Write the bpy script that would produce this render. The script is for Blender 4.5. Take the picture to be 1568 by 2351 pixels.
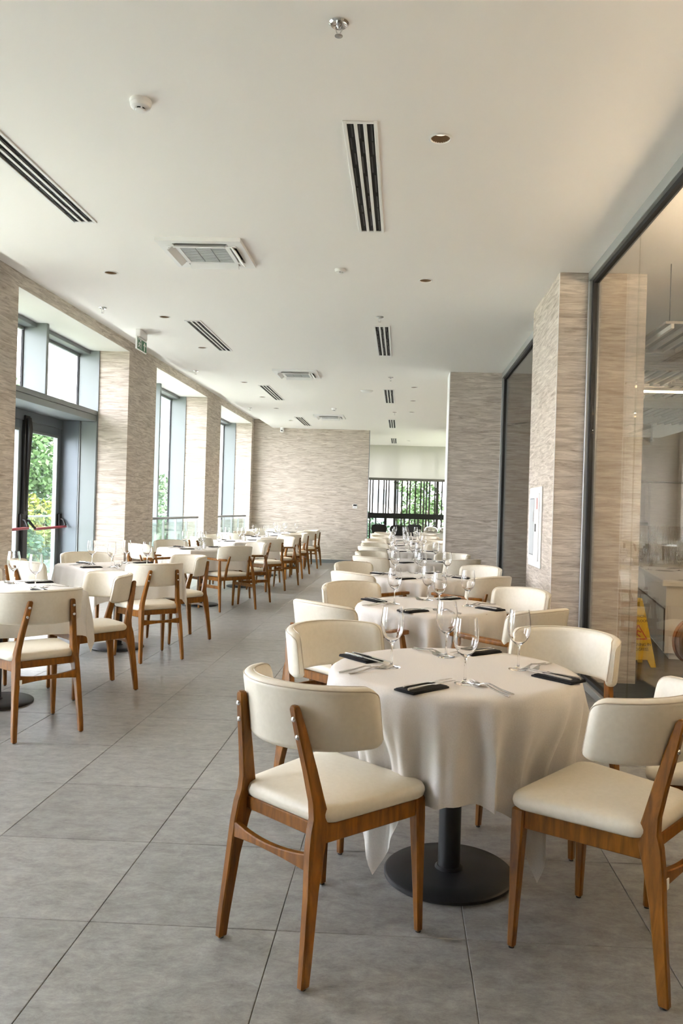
import bpy, bmesh, math, random
from mathutils import Vector, Matrix

random.seed(7)
R = math.radians
sc = bpy.context.scene
COL = sc.collection
for o in list(bpy.data.objects):
    bpy.data.objects.remove(o, do_unlink=True)

# ------------------------------------------------------------------ camera
W_PX, H_PX = 1568.0, 2351.0
F_PX, YAW, PITCH, ROLL, CAM_H = 1804.58, .0347, -.0025, .0294, 1.3401
CX_PX, CY_PX = 858.77, 1175.5
_f = Vector((-math.sin(YAW) * math.cos(PITCH), math.cos(YAW) * math.cos(PITCH), math.sin(PITCH)))
_r = Vector((math.cos(YAW), math.sin(YAW), 0))
_u = _r.cross(_f)
_r2 = math.cos(ROLL) * _r + math.sin(ROLL) * _u
_u2 = -math.sin(ROLL) * _r + math.cos(ROLL) * _u
cam_data = bpy.data.cameras.new('camera')
cam = bpy.data.objects.new('camera', cam_data)
COL.objects.link(cam)
cam.matrix_world = Matrix(((_r2.x, _u2.x, -_f.x, 0), (_r2.y, _u2.y, -_f.y, 0), (_r2.z, _u2.z, -_f.z, CAM_H), (0, 0, 0, 1)))
cam_data.sensor_fit = 'VERTICAL'
cam_data.sensor_height = 36.0
cam_data.sensor_width = 24.0
cam_data.lens = F_PX / H_PX * 36.0
cam_data.shift_x = -(CX_PX - W_PX / 2) / H_PX
cam_data.shift_y = (CY_PX - H_PX / 2) / H_PX
cam_data.clip_start = 0.05
cam_data.clip_end = 400
sc.camera = cam

# ------------------------------------------------------------------ world, sun, exposure
SKY = 7.0
world = bpy.data.worlds.new('sky')
sc.world = world
world.use_nodes = True
bg = world.node_tree.nodes['Background']
bg.inputs['Color'].default_value = (0.92, 0.935, 1.02, 1)
bg.inputs['Strength'].default_value = SKY
sun_d = bpy.data.lights.new('sun', 'SUN')
sun_d.energy = 5.0
sun_d.angle = R(2)
sun_d.color = (1.0, .93, .80)
sun = bpy.data.objects.new('sun', sun_d)
COL.objects.link(sun)
sun.rotation_euler = Vector((-.62, .42, -.80)).to_track_quat('-Z', 'Y').to_euler()
sc.view_settings.view_transform = 'Standard'
sc.view_settings.look = 'None'
sc.view_settings.gamma = 1.0
sc.view_settings.use_curve_mapping = False
sc.view_settings.exposure = 1.27
sc.cycles.use_denoising = True
sc.cycles.max_bounces = 10
sc.cycles.diffuse_bounces = 4
sc.cycles.glossy_bounces = 4
sc.cycles.transmission_bounces = 8
sc.cycles.transparent_max_bounces = 16
sc.cycles.use_adaptive_sampling = True
sc.cycles.adaptive_threshold = 0.2
sc.cycles.adaptive_min_samples = 16
sc.cycles.use_light_tree = False
sc.cycles.sample_clamp_indirect = 8.0
sc.cycles.blur_glossy = 0.5


def portal(name, loc, sx, sy, direction):
    d = bpy.data.lights.new(name, 'AREA')
    d.shape = 'RECTANGLE'
    d.size, d.size_y = sx, sy
    d.cycles.is_portal = True
    o = bpy.data.objects.new(name, d)
    COL.objects.link(o)
    o.location = loc
    o.rotation_euler = Vector(direction).to_track_quat('-Z', 'Y').to_euler()
    return o


# ------------------------------------------------------------------ main dimensions (metres)
ZC = 3.306            # ceiling
XW = -3.713           # left wall face
XG1, XG2 = 1.502, 1.40
YF = 19.40            # far wall
YB = -5.0             # wall behind the camera
YWIN = 24.0           # window wall beyond the far opening
ZT = 0.76             # top of a table cloth
OPEN = [(.55, 1.97), (3.15, 6.21), (7.39, 10.45), (11.63, 14.69), (15.83, 19.13)]  # first opening is unseen, narrowed to tune the daylight
ZO = 3.372            # head of the openings
XFIN0, XFIN1 = -4.12, -4.40


# ------------------------------------------------------------------ materials
def mat(name, color=(.8, .8, .8), rough=.5, metal=0.0, spec=None, **kw):
    m = bpy.data.materials.new(name)
    m.use_nodes = True
    b = m.node_tree.nodes['Principled BSDF']
    b.inputs['Base Color'].default_value = (*color, 1)
    b.inputs['Roughness'].default_value = rough
    b.inputs['Metallic'].default_value = metal
    if spec is not None:
        b.inputs['Specular IOR Level'].default_value = spec
    for k, v in kw.items():
        b.inputs[k].default_value = v
    return m


def nodes(m):
    nt = m.node_tree
    return nt, nt.nodes['Principled BSDF'], nt.nodes, nt.links


def noise_mix(m, c1, c2, scale, coord='Object', stretch=(1, 1, 1), detail=6, rough=.6, bump=0.0, lo=.35, hi=.65, dist=0.0, bdist=.002):
    nt, b, N, L = nodes(m)
    if coord == 'World':
        g = N.new('ShaderNodeNewGeometry'); src = g.outputs['Position']
    else:
        tc = N.new('ShaderNodeTexCoord'); src = tc.outputs[coord]
    mp = N.new('ShaderNodeMapping'); mp.inputs['Scale'].default_value = stretch
    L.new(src, mp.inputs['Vector'])
    n = N.new('ShaderNodeTexNoise')
    n.inputs['Scale'].default_value = scale; n.inputs['Detail'].default_value = detail
    n.inputs['Roughness'].default_value = rough; n.inputs['Distortion'].default_value = dist
    L.new(mp.outputs['Vector'], n.inputs['Vector'])
    cr = N.new('ShaderNodeValToRGB')
    cr.color_ramp.elements[0].position = lo; cr.color_ramp.elements[1].position = hi
    cr.color_ramp.elements[0].color = (*c1, 1); cr.color_ramp.elements[1].color = (*c2, 1)
    L.new(n.outputs['Fac'], cr.inputs['Fac'])
    L.new(cr.outputs['Color'], b.inputs['Base Color'])
    if bump:
        bp = N.new('ShaderNodeBump'); bp.inputs['Strength'].default_value = bump; bp.inputs['Distance'].default_value = bdist
        L.new(n.outputs['Fac'], bp.inputs['Height']); L.new(bp.outputs['Normal'], b.inputs['Normal'])
    return n, cr


M = {}
# textured wallpaper: long horizontal brush streaks
M['wallpaper'] = m = mat('wallpaper', rough=.75, spec=.25)
noise_mix(m, (.33, .272, .215), (.68, .612, .528), 1.0, 'World', (3.2, 3.2, 32), 7, .66, .7, .30, .64, 1.1, .008)
M['ceiling'] = mat('ceiling_paint', (.89, .868, .83), .9, spec=.1)
M['white_paint'] = mat('white_paint', (.84, .835, .81), .7, spec=.2)
M['tile'] = m = mat('floor_tile', rough=.30, spec=.9)
n, cr = noise_mix(m, (.075, .074, .066), (.375, .374, .35), 11.0, 'World', (.85, 1.4, 1), 12, .86, .35, .30, .70, .25, .003)
nt, b, N, L = nodes(m)
oi = N.new('ShaderNodeObjectInfo')
mr = N.new('ShaderNodeMapRange'); mr.inputs['To Min'].default_value = .90; mr.inputs['To Max'].default_value = 1.08
L.new(oi.outputs['Random'], mr.inputs['Value'])
hs = N.new('ShaderNodeHueSaturation')
L.new(mr.outputs['Result'], hs.inputs['Value']); L.new(cr.outputs['Color'], hs.inputs['Color']); L.new(hs.outputs['Color'], b.inputs['Base Color'])
M['grout'] = mat('grout', (.24, .23, .21), .9)
M['dark_floor'] = m = mat('dark_room_floor', rough=.35)
noise_mix(m, (.10, .085, .065), (.17, .145, .11), 2.0, 'World', (1, 3, 1), 8)
M['leather'] = m = mat('cream_leather', (.74, .67, .54), .42, spec=.4)
noise_mix(m, (.67, .62, .505), (.715, .665, .55), 60, 'Object', (1, 1, 1), 4, .6, .08, .3, .7, 0, .001)
M['piping'] = mat('piping', (.50, .43, .32), .5)
M['wood'] = m = mat('orange_wood', rough=.34, spec=.32)
noise_mix(m, (.10, .034, .004), (.275, .105, .012), 7, 'Object', (6, 6, .8), 6, .6, .05, .3, .7, .6, .001)
M['cloth'] = m = mat('tablecloth', (.80, .77, .72), .85, spec=.15)
noise_mix(m, (.615, .585, .54), (.665, .635, .59), 250, 'Object', (1, 1, 1), 2, .5, .05, .3, .7, 0, .0006)
M['napkin'] = mat('black_napkin', (.012, .012, .013), .85, spec=.2)
M['steel'] = mat('cutlery_steel', (.62, .60, .57), .20, 1.0)
M['chrome'] = mat('chrome', (.78, .78, .78), .12, 1.0)
M['black_metal'] = mat('black_metal', (.012, .013, .014), .45, .2)
M['black'] = mat('black_plastic', (.012, .012, .012), .4)
M['rubber'] = mat('black_gasket', (.01, .01, .011), .6)
M['dark_gap'] = mat('dark_slot', (.006, .006, .006), .8)
M['alu'] = mat('grey_green_aluminium', (.22, .245, .24), .45, .2)
M['alu_dark'] = mat('grey_aluminium', (.20, .215, .215), .42, .3)
M['frame_grey'] = mat('partition_frame', (.42, .435, .425), .38, .5)
M['door_frame'] = mat('door_frame_grey', (.17, .195, .215), .45, .3)
M['white_plastic'] = mat('white_plastic', (.82, .82, .80), .4)
M['grille'] = mat('grille_grey', (.50, .52, .52), .6)
M['bronze'] = mat('downlight_bronze', (.16, .10, .05), .45, .3)
M['red'] = mat('panic_bar_red', (.30, .025, .035), .35)
M['green'] = mat('exit_green', (.02, .16, .06), .5)
M['white_print'] = mat('white_print', (.85, .87, .84), .5)
M['yellow'] = m = mat('yellow_plastic', (.68, .47, .03), .35)
M['black_print'] = mat('black_print', (.03, .025, .01), .5)
M['red_print'] = mat('red_print', (.45, .06, .02), .5)
M['copper'] = mat('copper', (.55, .26, .12), .25, 1.0)
M['barrel_wood'] = m = mat('barrel_wood', rough=.4)
noise_mix(m, (.10, .045, .018), (.26, .13, .06), 8, 'Object', (1, 6, 1), 6)
M['counter'] = mat('counter_white', (.83, .82, .78), .25)
M['counter_panel'] = mat('counter_panel', (.78, .80, .76), .15)
M['blind'] = mat('roller_blind', (.80, .79, .75), .8)
M['blind_dark'] = mat('blind_rail', (.16, .155, .14), .5)
M['rod'] = mat('dark_rod', (.03, .026, .022), .5)
M['string'] = mat('brown_strings', (.20, .15, .10), .7)
M['slat'] = mat('white_slat', (.74, .72, .67), .6)
M['slat_back'] = mat('slat_backing', (.30, .27, .235), .8)
M['concrete'] = mat('pale_concrete', (.62, .62, .60), .8)
M['facade_blue'] = mat('blue_glass_facade', (.30, .42, .50), .15)
M['facade_white'] = mat('white_facade', (.70, .72, .72), .8)
M['window_dark'] = mat('facade_window', (.22, .28, .32), .2)
M['bark'] = mat('bark', (.11, .085, .06), .9)
M['ground'] = m = mat('outside_ground', rough=.9)
noise_mix(m, (.12, .16, .07), (.30, .30, .24), .3, 'World')
for nm, c in (('leaf', (.072, .145, .045)), ('leaf_yellow', (.17, .20, .03)), ('leaf_dark', (.04, .10, .05))):
    m = mat(nm, c, .5)
    nt, b, N, L = nodes(m)
    g = N.new('ShaderNodeNewGeometry'); h = N.new('ShaderNodeHueSaturation')
    h.inputs['Color'].default_value = (*c, 1)
    a = N.new('ShaderNodeMapRange'); a.inputs['To Min'].default_value = .55; a.inputs['To Max'].default_value = 1.5
    L.new(g.outputs['Random Per Island'], a.inputs['Value']); L.new(a.outputs['Result'], h.inputs['Value'])
    L.new(h.outputs['Color'], b.inputs['Base Color'])
    b.inputs['Transmission Weight'].default_value = 0
    M[nm] = m


def translucent(m, amount):
    nt, b, N, L = nodes(m)
    t = N.new('ShaderNodeBsdfTranslucent'); t.inputs['Color'].default_value = b.inputs['Base Color'].default_value
    mx = N.new('ShaderNodeMixShader'); mx.inputs['Fac'].default_value = amount
    L.new(b.outputs[0], mx.inputs[1]); L.new(t.outputs[0], mx.inputs[2])
    L.new(mx.outputs[0], N['Material Output'].inputs['Surface'])


translucent(M['blind'], .5)


def glow(name, color, strength):
    m = mat(name, (0, 0, 0), .5)
    b = m.node_tree.nodes['Principled BSDF']
    b.inputs['Emission Color'].default_value = (*color, 1)
    b.inputs['Emission Strength'].default_value = strength
    return m


M['lamp_glow'] = glow('downlight_glow', (1.0, .86, .68), 0.55)
M['fill_glow'] = glow('warm_fill_glow', (1.0, .77, .56), 190.0)  # added warm fill on the unseen strips, lifts the ceilings
M['strip_glow'] = glow('warm_strip_glow', (1.0, .70, .40), 14.0)


def pane_mat(name, tint, refl=1.0):
    m = bpy.data.materials.new(name); m.use_nodes = True
    nt = m.node_tree; N, L = nt.nodes, nt.links
    N.remove(N['Principled BSDF'])
    lw = N.new('ShaderNodeLayerWeight'); lw.inputs['Blend'].default_value = .5
    p = N.new('ShaderNodeMath'); p.operation = 'POWER'; p.inputs[1].default_value = 5
    a = N.new('ShaderNodeMath'); a.operation = 'MULTIPLY_ADD'; a.inputs[1].default_value = .96 * refl; a.inputs[2].default_value = .04 * refl
    L.new(lw.outputs['Facing'], p.inputs[0]); L.new(p.outputs[0], a.inputs[0])
    t = N.new('ShaderNodeBsdfTransparent'); t.inputs['Color'].default_value = (*tint, 1)
    g = N.new('ShaderNodeBsdfGlossy'); g.inputs['Roughness'].default_value = 0.0
    mx = N.new('ShaderNodeMixShader')
    L.new(a.outputs[0], mx.inputs['Fac']); L.new(t.outputs[0], mx.inputs[1]); L.new(g.outputs[0], mx.inputs[2])
    L.new(mx.outputs[0], N['Material Output'].inputs['Surface'])
    return m


M['pane'] = pane_mat('window_pane', (.97, .97, .97))
M['rear_pane'] = pane_mat('rear_window_pane', (.82, .81, .80))
M['rail_pane'] = pane_mat('balustrade_pane', (.86, .94, .91))
M['partition_pane'] = pane_mat('partition_pane', (.93, .93, .90))
M['wine_glass'] = mat('clear_glass', (1, 1, 1), 0.0, **{'Transmission Weight': 1.0, 'IOR': 1.45})


# ------------------------------------------------------------------ mesh building
class MB:
    def __init__(self):
        self.v, self.f = [], []

    def add(self, vs, fs):
        k = len(self.v)
        self.v += [tuple(p) for p in vs]
        self.f += [tuple(i + k for i in f) for f in fs]
        return self

    def bb(self, x0, x1, y0, y1, z0, z1, mtx=None):
        x0, x1 = min(x0, x1), max(x0, x1); y0, y1 = min(y0, y1), max(y0, y1); z0, z1 = min(z0, z1), max(z0, z1)
        vs = [(x0, y0, z0), (x1, y0, z0), (x1, y1, z0), (x0, y1, z0), (x0, y0, z1), (x1, y0, z1), (x1, y1, z1), (x0, y1, z1)]
        if mtx is not None:
            vs = [mtx @ Vector(p) for p in vs]
        return self.add(vs, [(3, 2, 1, 0), (4, 5, 6, 7), (0, 1, 5, 4), (1, 2, 6, 5), (2, 3, 7, 6), (3, 0, 4, 7)])

    def box(self, c, s, mtx=None):
        return self.bb(c[0] - s[0] / 2, c[0] + s[0] / 2, c[1] - s[1] / 2, c[1] + s[1] / 2, c[2] - s[2] / 2, c[2] + s[2] / 2, mtx)

    def loft(self, rings, cap=True, closed=True):
        k = len(rings[0]); vs = [p for r in rings for p in r]; fs = []
        for i in range(len(rings) - 1):
            for j in range(k if closed else k - 1):
                a, b = i * k + j, i * k + (j + 1) % k
                fs.append((a, b, b + k, a + k))
        if cap:
            fs.append(tuple(range(k - 1, -1, -1)))
            fs.append(tuple(range((len(rings) - 1) * k, len(rings) * k)))
        return self.add(vs, fs)

    def rect_loft(self, secs):
        # each section (x, y, z, half_x, half_y)
        return self.loft([[(x - a, y - b, z), (x + a, y - b, z), (x + a, y + b, z), (x - a, y + b, z)] for x, y, z, a, b in secs])

    def lathe(self, prof, seg=24, c=(0, 0, 0), cap=True):
        return self.loft([[(c[0] + r * math.cos(2 * math.pi * j / seg), c[1] + r * math.sin(2 * math.pi * j / seg), c[2] + z) for j in range(seg)] for r, z in prof], cap)

    def tube(self, path, r, seg=8, cap=True):
        path = [Vector(p) for p in path]; rings = []
        for i, p in enumerate(path):
            d = (path[min(i + 1, len(path) - 1)] - path[max(i - 1, 0)]).normalized()
            ref = Vector((0, 0, 1)) if abs(d.z) < .9 else Vector((0, 1, 0))
            a = d.cross(ref).normalized(); b = a.cross(d)
            rr = r[i] if isinstance(r, (list, tuple)) else r
            rings.append([p + rr * (math.cos(2 * math.pi * j / seg) * a + math.sin(2 * math.pi * j / seg) * b) for j in range(seg)])
        return self.loft(rings, cap)

    def prism(self, poly, axis, a, b):
        # polygon in the two other axes, extruded along axis from a to b
        def P(p, t):
            return {'x': (t, p[0], p[1]), 'y': (p[0], t, p[1]), 'z': (p[0], p[1], t)}[axis]
        return self.loft([[P(p, a) for p in poly], [P(p, b) for p in poly]])

    def mesh(self, name, m, smooth=35, bevel=0.0, seg=1):
        me = bpy.data.meshes.new(name)
        bm = bmesh.new()
        vs = [bm.verts.new(p) for p in self.v]
        for f in self.f:
            try:
                bm.faces.new([vs[i] for i in f])
            except ValueError:
                pass
        bmesh.ops.recalc_face_normals(bm, faces=bm.faces)
        if bevel:
            es = [e for e in bm.edges if len(e.link_faces) == 2 and e.calc_face_angle(0) > R(25)]
            bmesh.ops.bevel(bm, geom=es, offset=bevel, segments=seg, affect='EDGES', profile=.5, clamp_overlap=True)
        bm.to_mesh(me); bm.free()
        me.materials.append(M[m] if isinstance(m, str) else m)
        if smooth:
            me.shade_smooth()
            me.set_sharp_from_angle(angle=R(smooth))
        return me


def box_mesh(name, m, x0, x1, y0, y1, z0, z1, bevel=0.0, seg=1):
    return MB().bb(x0, x1, y0, y1, z0, z1).mesh(name, m, bevel=bevel, seg=seg)


def obj(name, mesh, parent=None, loc=(0, 0, 0), rot=(0, 0, 0), label=None):
    o = bpy.data.objects.new(name, mesh)
    COL.objects.link(o)
    o.location = loc
    o.rotation_euler = rot
    if parent:
        o.parent = parent
    if label:
        o['label'] = label
    return o


def tag(o, label, cat, group=None, kind=None):
    o['label'] = label
    o['category'] = cat
    if group:
        o['group'] = group
    if kind:
        o['kind'] = kind
    return o


def thing(name, label, cat, loc=(0, 0, 0), rz=0, group=None):
    o = obj(name, None, loc=loc, rot=(0, 0, rz))
    o.empty_display_size = .05
    return tag(o, label, cat, group)


def struct(name, mesh, parent=None):
    o = obj(name, mesh, parent)
    o['kind'] = 'structure'
    return o


def bx(name, m, *b, parent=None, bevel=0.0, seg=1):
    return obj(name, box_mesh(name, m, *b, bevel=bevel, seg=seg), parent)


def spawn(proto, name, label, cat, loc, rz, group):
    # proto: list of (part name, mesh, loc, [sub parts])
    t = thing(name, label, cat, loc, rz, group)
    for p in proto:
        o = obj(p[0], p[1], t, p[2] if len(p) > 2 else (0, 0, 0))
        for s in (p[3] if len(p) > 3 else []):
            obj(s[0], s[1], o, s[2] if len(s) > 2 else (0, 0, 0))
    return t


# ================================================================== THE SETTING
# ---- floor: screed, then every tile a piece of its own
floor = struct('floor', box_mesh('floor', 'grout', -4.7, 1.46, YB, YWIN + .2, -.12, -.004))
tile_me = MB().rect_loft([(0, 0, -.02, .2988, .2988), (0, 0, -.0015, .2988, .2988), (0, 0, 0, .2972, .2972)]).mesh('tile', 'tile', smooth=0)
TX0, TY0 = -.956, 3.075
n_t = 0
far_tiles = MB()
for j in range(-8, 36):
    for i in range(-5, 5):
        x0 = TX0 + .6 * i; y0 = TY0 + .6 * j
        x1, y1 = x0 + .6, y0 + .6
        if x1 < -3.9 or x0 > 1.46 or y0 > YWIN - .3:
            continue
        cx_, cy_ = (x0 + x1) / 2, (y0 + y1) / 2
        if 1.2 < y1 and y0 < 19.5 and n_t < 298:
            o = obj('tile', tile_me, floor, (cx_, cy_, 0))
            n_t += 1
        else:
            far_tiles.rect_loft([(cx_, cy_, -.02, .2988, .2988), (cx_, cy_, 0, .2982, .2982)])
o = obj('tile_field', far_tiles.mesh('tile_field', 'tile', smooth=0), floor)
o['kind'] = 'stuff'
struct('floor_side_room', box_mesh('floor_side_room', 'dark_floor', 1.46, 9.2, YB, 14.7, -.12, 0))

# ---- ceiling: main slab ends short of the window wall, a raised trough runs along it
struct('ceiling', MB().bb(-3.246, XG1 + .1, YB, YWIN + .3, ZC, ZC + .45).mesh('ceiling', 'ceiling', smooth=0))
struct('ceiling_trough', MB().bb(-4.9, -3.246, YB, YF + .2, 3.512, 3.756).mesh('ceiling_trough', 'ceiling', smooth=0))
struct('ceiling_side_room', MB().bb(XG1 + .1, 9.4, YB, 14.9, ZC + .004, ZC + .45).mesh('ceiling_side_room', 'ceiling', smooth=0))
struct('ceiling_rear', MB().bb(-4.9, -3.246, YF + .2, YWIN + .3, ZC, ZC + .45).bb(XG1 + .1, 6.2, 14.9, YWIN + .3, ZC, ZC + .45).mesh('ceiling_rear', 'ceiling', smooth=0))

# ---- left wall with its openings, and the soffits
w = MB()
ys = [YB] + [v for o_ in OPEN for v in o_] + [YF]
for a, b in zip(ys[0::2], ys[1::2]):
    w.bb(XFIN0, XW, a, b, 0, 3.512)
    w.bb(-4.42, XFIN0, a, b, 0, 3.512)
for a, b in OPEN:
    w.bb(XFIN0 - .0, XW, a, b, ZO + .004, 3.512)
    w.bb(-4.42, XFIN0, a, b, ZO + .03, 3.512)
struct('wall_left', w.mesh('wall_left', 'wallpaper', smooth=0))
for k, (a, b) in enumerate(OPEN):
    t = struct('trim_%d' % (k + 1), MB().bb(-4.40, XW - .001, a + .001, b - .001, ZO, ZO + .004).mesh('soffit', 'white_paint', smooth=0))
# ---- far wall, with the opening on its right
struct('wall_far', box_mesh('wall_far', 'wallpaper', XW - .4, -.843, YF, YF + .16, 0, 3.512))
struct('baseboard_far', box_mesh('baseboard_far', 'alu_dark', XW, -.843, YF - .014, YF, 0, .085, bevel=.003))
struct('trim_far', box_mesh('trim_far', 'alu_dark', -.843, -.832, YF - .006, YF + .166, 0, ZC))
# ---- right: pillars and walls
struct('wall_right', MB().bb(1.225, 1.924, 6.41, 7.66, 0, ZC).mesh('wall_right', 'wallpaper', smooth=0))
struct('wall_right_column', MB().bb(.627, 1.40, 11.05, 11.55, 0, ZC).bb(1.38, 1.52, 11.55, YF, 0, ZC).mesh('wall_right_column', 'wallpaper', smooth=0))
struct('trim_lit_face', box_mesh('trim_lit_face', 'white_paint', .622, .632, 11.045, 11.556, 0, ZC))  # white facing paints in the column's lit left face
struct('trim_corner_near', box_mesh('trim_corner_near', 'white_paint', 1.222, 1.228, 6.407, 6.413, 0, ZC))
struct('wall_back', box_mesh('wall_back', 'wallpaper', -4.9, 9.3, YB - .2, YB, 0, 3.7))
struct('wall_side_room', MB().bb(9.0, 9.2, YB, 14.7, 0, ZC).bb(1.52, 3.55, 14.5, 14.7, 0, ZC).bb(5.4, 9.2, 14.5, 14.7, 0, ZC).bb(3.55, 5.4, 14.5, 14.7, 0, 1.20).bb(3.55, 5.4, 14.5, 14.7, 2.66, ZC).mesh('wall_side_room', 'wallpaper', smooth=0))
struct('wall_rear', MB().bb(-4.9, -3.5, YF + .16, YWIN + .2, 0, ZC).bb(-3.5, 6, YWIN, YWIN + .2, 0, .18).bb(-3.5, 6, YWIN, YWIN + .2, 3.2, ZC).bb(4.5, 6.2, YF - 5, YWIN + .2, 0, ZC).bb(1.52, 6.2, 14.71, 14.9, 0, ZC).mesh('wall_rear', 'white_paint', smooth=0))


# ---- interior glazed partitions
def partition(name, x, y0, y1, joints):
    root = struct(name, None)
    fr = .045
    obj('top_rail', MB().bb(x - .05, x + .05, y0, y1, ZC - .075, ZC).mesh('top_rail', 'frame_grey', bevel=.003), root)
    obj('top_gasket', MB().bb(x - .022, x + .022, y0, y1, ZC - .105, ZC - .075).mesh('top_gasket', 'rubber', smooth=0), root)
    obj('bottom_rail', MB().bb(x - .055, x + .05, y0, y1, 0, .055).mesh('bottom_rail', 'frame_grey', bevel=.003), root)
    obj('bottom_gasket', MB().bb(x - .024, x + .024, y0, y1, .055, .085).mesh('bottom_gasket', 'rubber', smooth=0), root)
    obj('end_post', MB().bb(x - .05, x + .05, y1 - .03, y1, .055, ZC - .075).mesh('end_post', 'frame_grey', bevel=.003), root)
    obj('end_gasket', MB().bb(x - .022, x + .022, y1 - .075, y1 - .03, .085, ZC - .105).mesh('end_gasket', 'rubber', smooth=0), root)
    js = [y0] + joints + [y1 - .075]
    for a, b in zip(js, js[1:]):
        obj('pane', MB().bb(x - .006, x + .006, a + .003, b - .003, .085, ZC - .105).mesh('pane', 'partition_pane', smooth=0), root)
    return root


partition('window_6', XG1, YB, 6.40, [-2.4, -.1, 2.45, 5.172])
partition('window_7', XG2, 7.66, 11.05, [])


# ---- outer glazing of the openings
def fin(root, y, z0, z1, th=.06, x0=XFIN0, x1=XFIN1, m='alu'):
    obj('mullion', MB().bb(x1, x0, y, y + th, z0, z1).mesh('mullion', m, bevel=.004), root)
    obj('gasket', MB().bb(x1 - .012, x1 + .012, y - .014, y, z0, z1).mesh('gasket', 'rubber', smooth=0), root)


def window_unit(name, a, b, z0, mids):
    root = struct(name, None)
    obj('head_frame', MB().bb(XFIN1 - .05, XFIN1 + .16, a, b, ZO - .05, ZO - .001).mesh('head_frame', 'alu_dark', bevel=.003), root)
    obj('sill_frame', MB().bb(XFIN1 - .05, XFIN0, a, b, z0, z0 + .06).mesh('sill_frame', 'alu_dark', bevel=.003), root)
    ends = [a] + mids + [b]
    for y in mids:
        fin(root, y, z0 + .06, ZO - .001)
    fin(root, b - .012, z0 + .06, ZO - .001, .012)
    obj('mullion', MB().bb(XFIN1, XFIN0, a, a + .012, z0 + .06, ZO - .001).mesh('mullion', 'alu'), root)
    obj('gasket', MB().bb(XFIN0 - .004, XFIN0 + .008, b - .018, b - .002, 0.0, ZO - .001).mesh('gasket', 'alu_dark', smooth=0), root)
    for p, q in zip(ends, ends[1:]):
        obj('pane', MB().bb(XFIN1 - .006, XFIN1 + .006, p + .01, q - .01, z0 + .05, ZO - .04).mesh('pane', 'pane', smooth=0), root)
        obj('glazing_bead', MB().bb(XFIN1 - .02, XFIN1 + .02, p + .06 if p != a else p + .012, q - .014, ZO - .085, ZO - .05).mesh('glazing_bead', 'alu', smooth=0), root)
    return root


window_unit('window_1', *OPEN[0], 0.0, [])
window_unit('window_2', *OPEN[1], 0.0, [4.66])
window_unit('window_3', *OPEN[2], 2.50, [8.88])
window_unit('window_4', *OPEN[3], 0.0, [13.13])
window_unit('window_5', *OPEN[4], 0.0, [17.33])
for k, (a, b) in enumerate(OPEN):
    portal('portal_%d' % k, (-4.36, (a + b) / 2, 1.68), 3.3, b - a, (1, 0, 0))

# ---- the balcony door under the transom of window 3
d1 = struct('door_1', None)
XD = -4.62
ya, yb = OPEN[2]
obj('lintel', MB().bb(XD - .05, XFIN0 - .01, ya, yb - .002, 2.42, 2.50).mesh('lintel', 'alu', bevel=.004), d1)
obj('jamb_panel', MB().bb(XD - .04, XFIN1 + .05, yb - .05, yb - .002, 0, 2.42).mesh('jamb_panel', 'door_frame', bevel=.003), d1)
obj('jamb_fin', MB().bb(XFIN1 + .065, XFIN0, yb - .03, yb - .002, 0, 2.42).mesh('jamb_fin', 'alu', bevel=.003), d1)
obj('jamb_strip', MB().bb(XFIN1 + .05, XFIN1 + .065, yb - .045, yb - .002, 0, 2.42).mesh('jamb_strip', 'alu_dark', smooth=0), d1)
obj('jamb_panel', MB().bb(XD - .04, XFIN0, ya, ya + .03, 0, 2.42).mesh('jamb_panel', 'door_frame', bevel=.003), d1)
obj('door_head', MB().bb(XD - .05, XD + .05, ya, yb - .05, 2.30, 2.42).mesh('door_head', 'door_frame', bevel=.003), d1)


def door_leaf(y0, y1):
    lf = obj('door_leaf', MB().bb(XD - .03, XD + .03, y0, y0 + .09, .02, 2.30).bb(XD - .03, XD + .03, y1 - .09, y1, .02, 2.30)
             .bb(XD - .03, XD + .03, y0 + .09, y1 - .09, 2.20, 2.30).bb(XD - .03, XD + .03, y0 + .09, y1 - .09, .02, .14).mesh('door_leaf', 'door_frame', bevel=.003), d1)
    obj('glazing_bead', MB().bb(XD + .005, XD + .04, y0 + .09, y0 + .115, .14, 2.20).bb(XD + .005, XD + .04, y1 - .125, y1 - .09, .14, 2.20)
        .bb(XD + .005, XD + .04, y0 + .115, y1 - .125, 2.17, 2.20).mesh('glazing_bead', 'alu', bevel=.002), lf)
    obj('pane', MB().bb(XD - .006, XD + .006, y0 + .085, y1 - .085, .13, 2.21).mesh('pane', 'pane', smooth=0), lf)
    return lf


door_leaf(9.36, 10.395)
door_leaf(8.31, 9.34)
obj('meeting_stile', MB().bb(XD + .03, XD + .075, 9.31, 9.43, .05, 2.36).mesh('meeting_stile', 'black', bevel=.006), d1)
for y0, y1, yl in ((9.40, 10.36, 10.36), (8.35, 9.30, 8.36)):
    pb = obj('panic_bar', MB().tube([(XD + .15, y0 + .06, .985), (XD + .15, y1 - .02, 1.0)], .017, 10).mesh('panic_bar', 'red'), d1)
    for yy in (y0, y1):
        obj('bar_arm', MB().tube([(XD + .05, yy, 1.10), (XD + .10, yy, 1.09), (XD + .14, yy + (.03 if yy == y0 else -.01), 1.02), (XD + .15, yy + (.07 if yy == y0 else -.02), .99)], .016, 8).mesh('bar_arm', 'black'), pb)
        obj('lock_case', MB().bb(XD + .03, XD + .075, yy - .035, yy + .035, .98, 1.17).mesh('lock_case', 'black', bevel=.012, seg=3), pb)
# closer arm at the top of the meeting stile
obj('closer_cover', MB().tube([(XD + .09, 9.36, 2.33), (XD + .10, 9.37, 2.20), (XD + .09, 9.38, 2.06), (XD + .07, 9.37, 1.2)], [.03, .034, .03, .012], 10).mesh('closer_cover', 'black'), d1)

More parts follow.
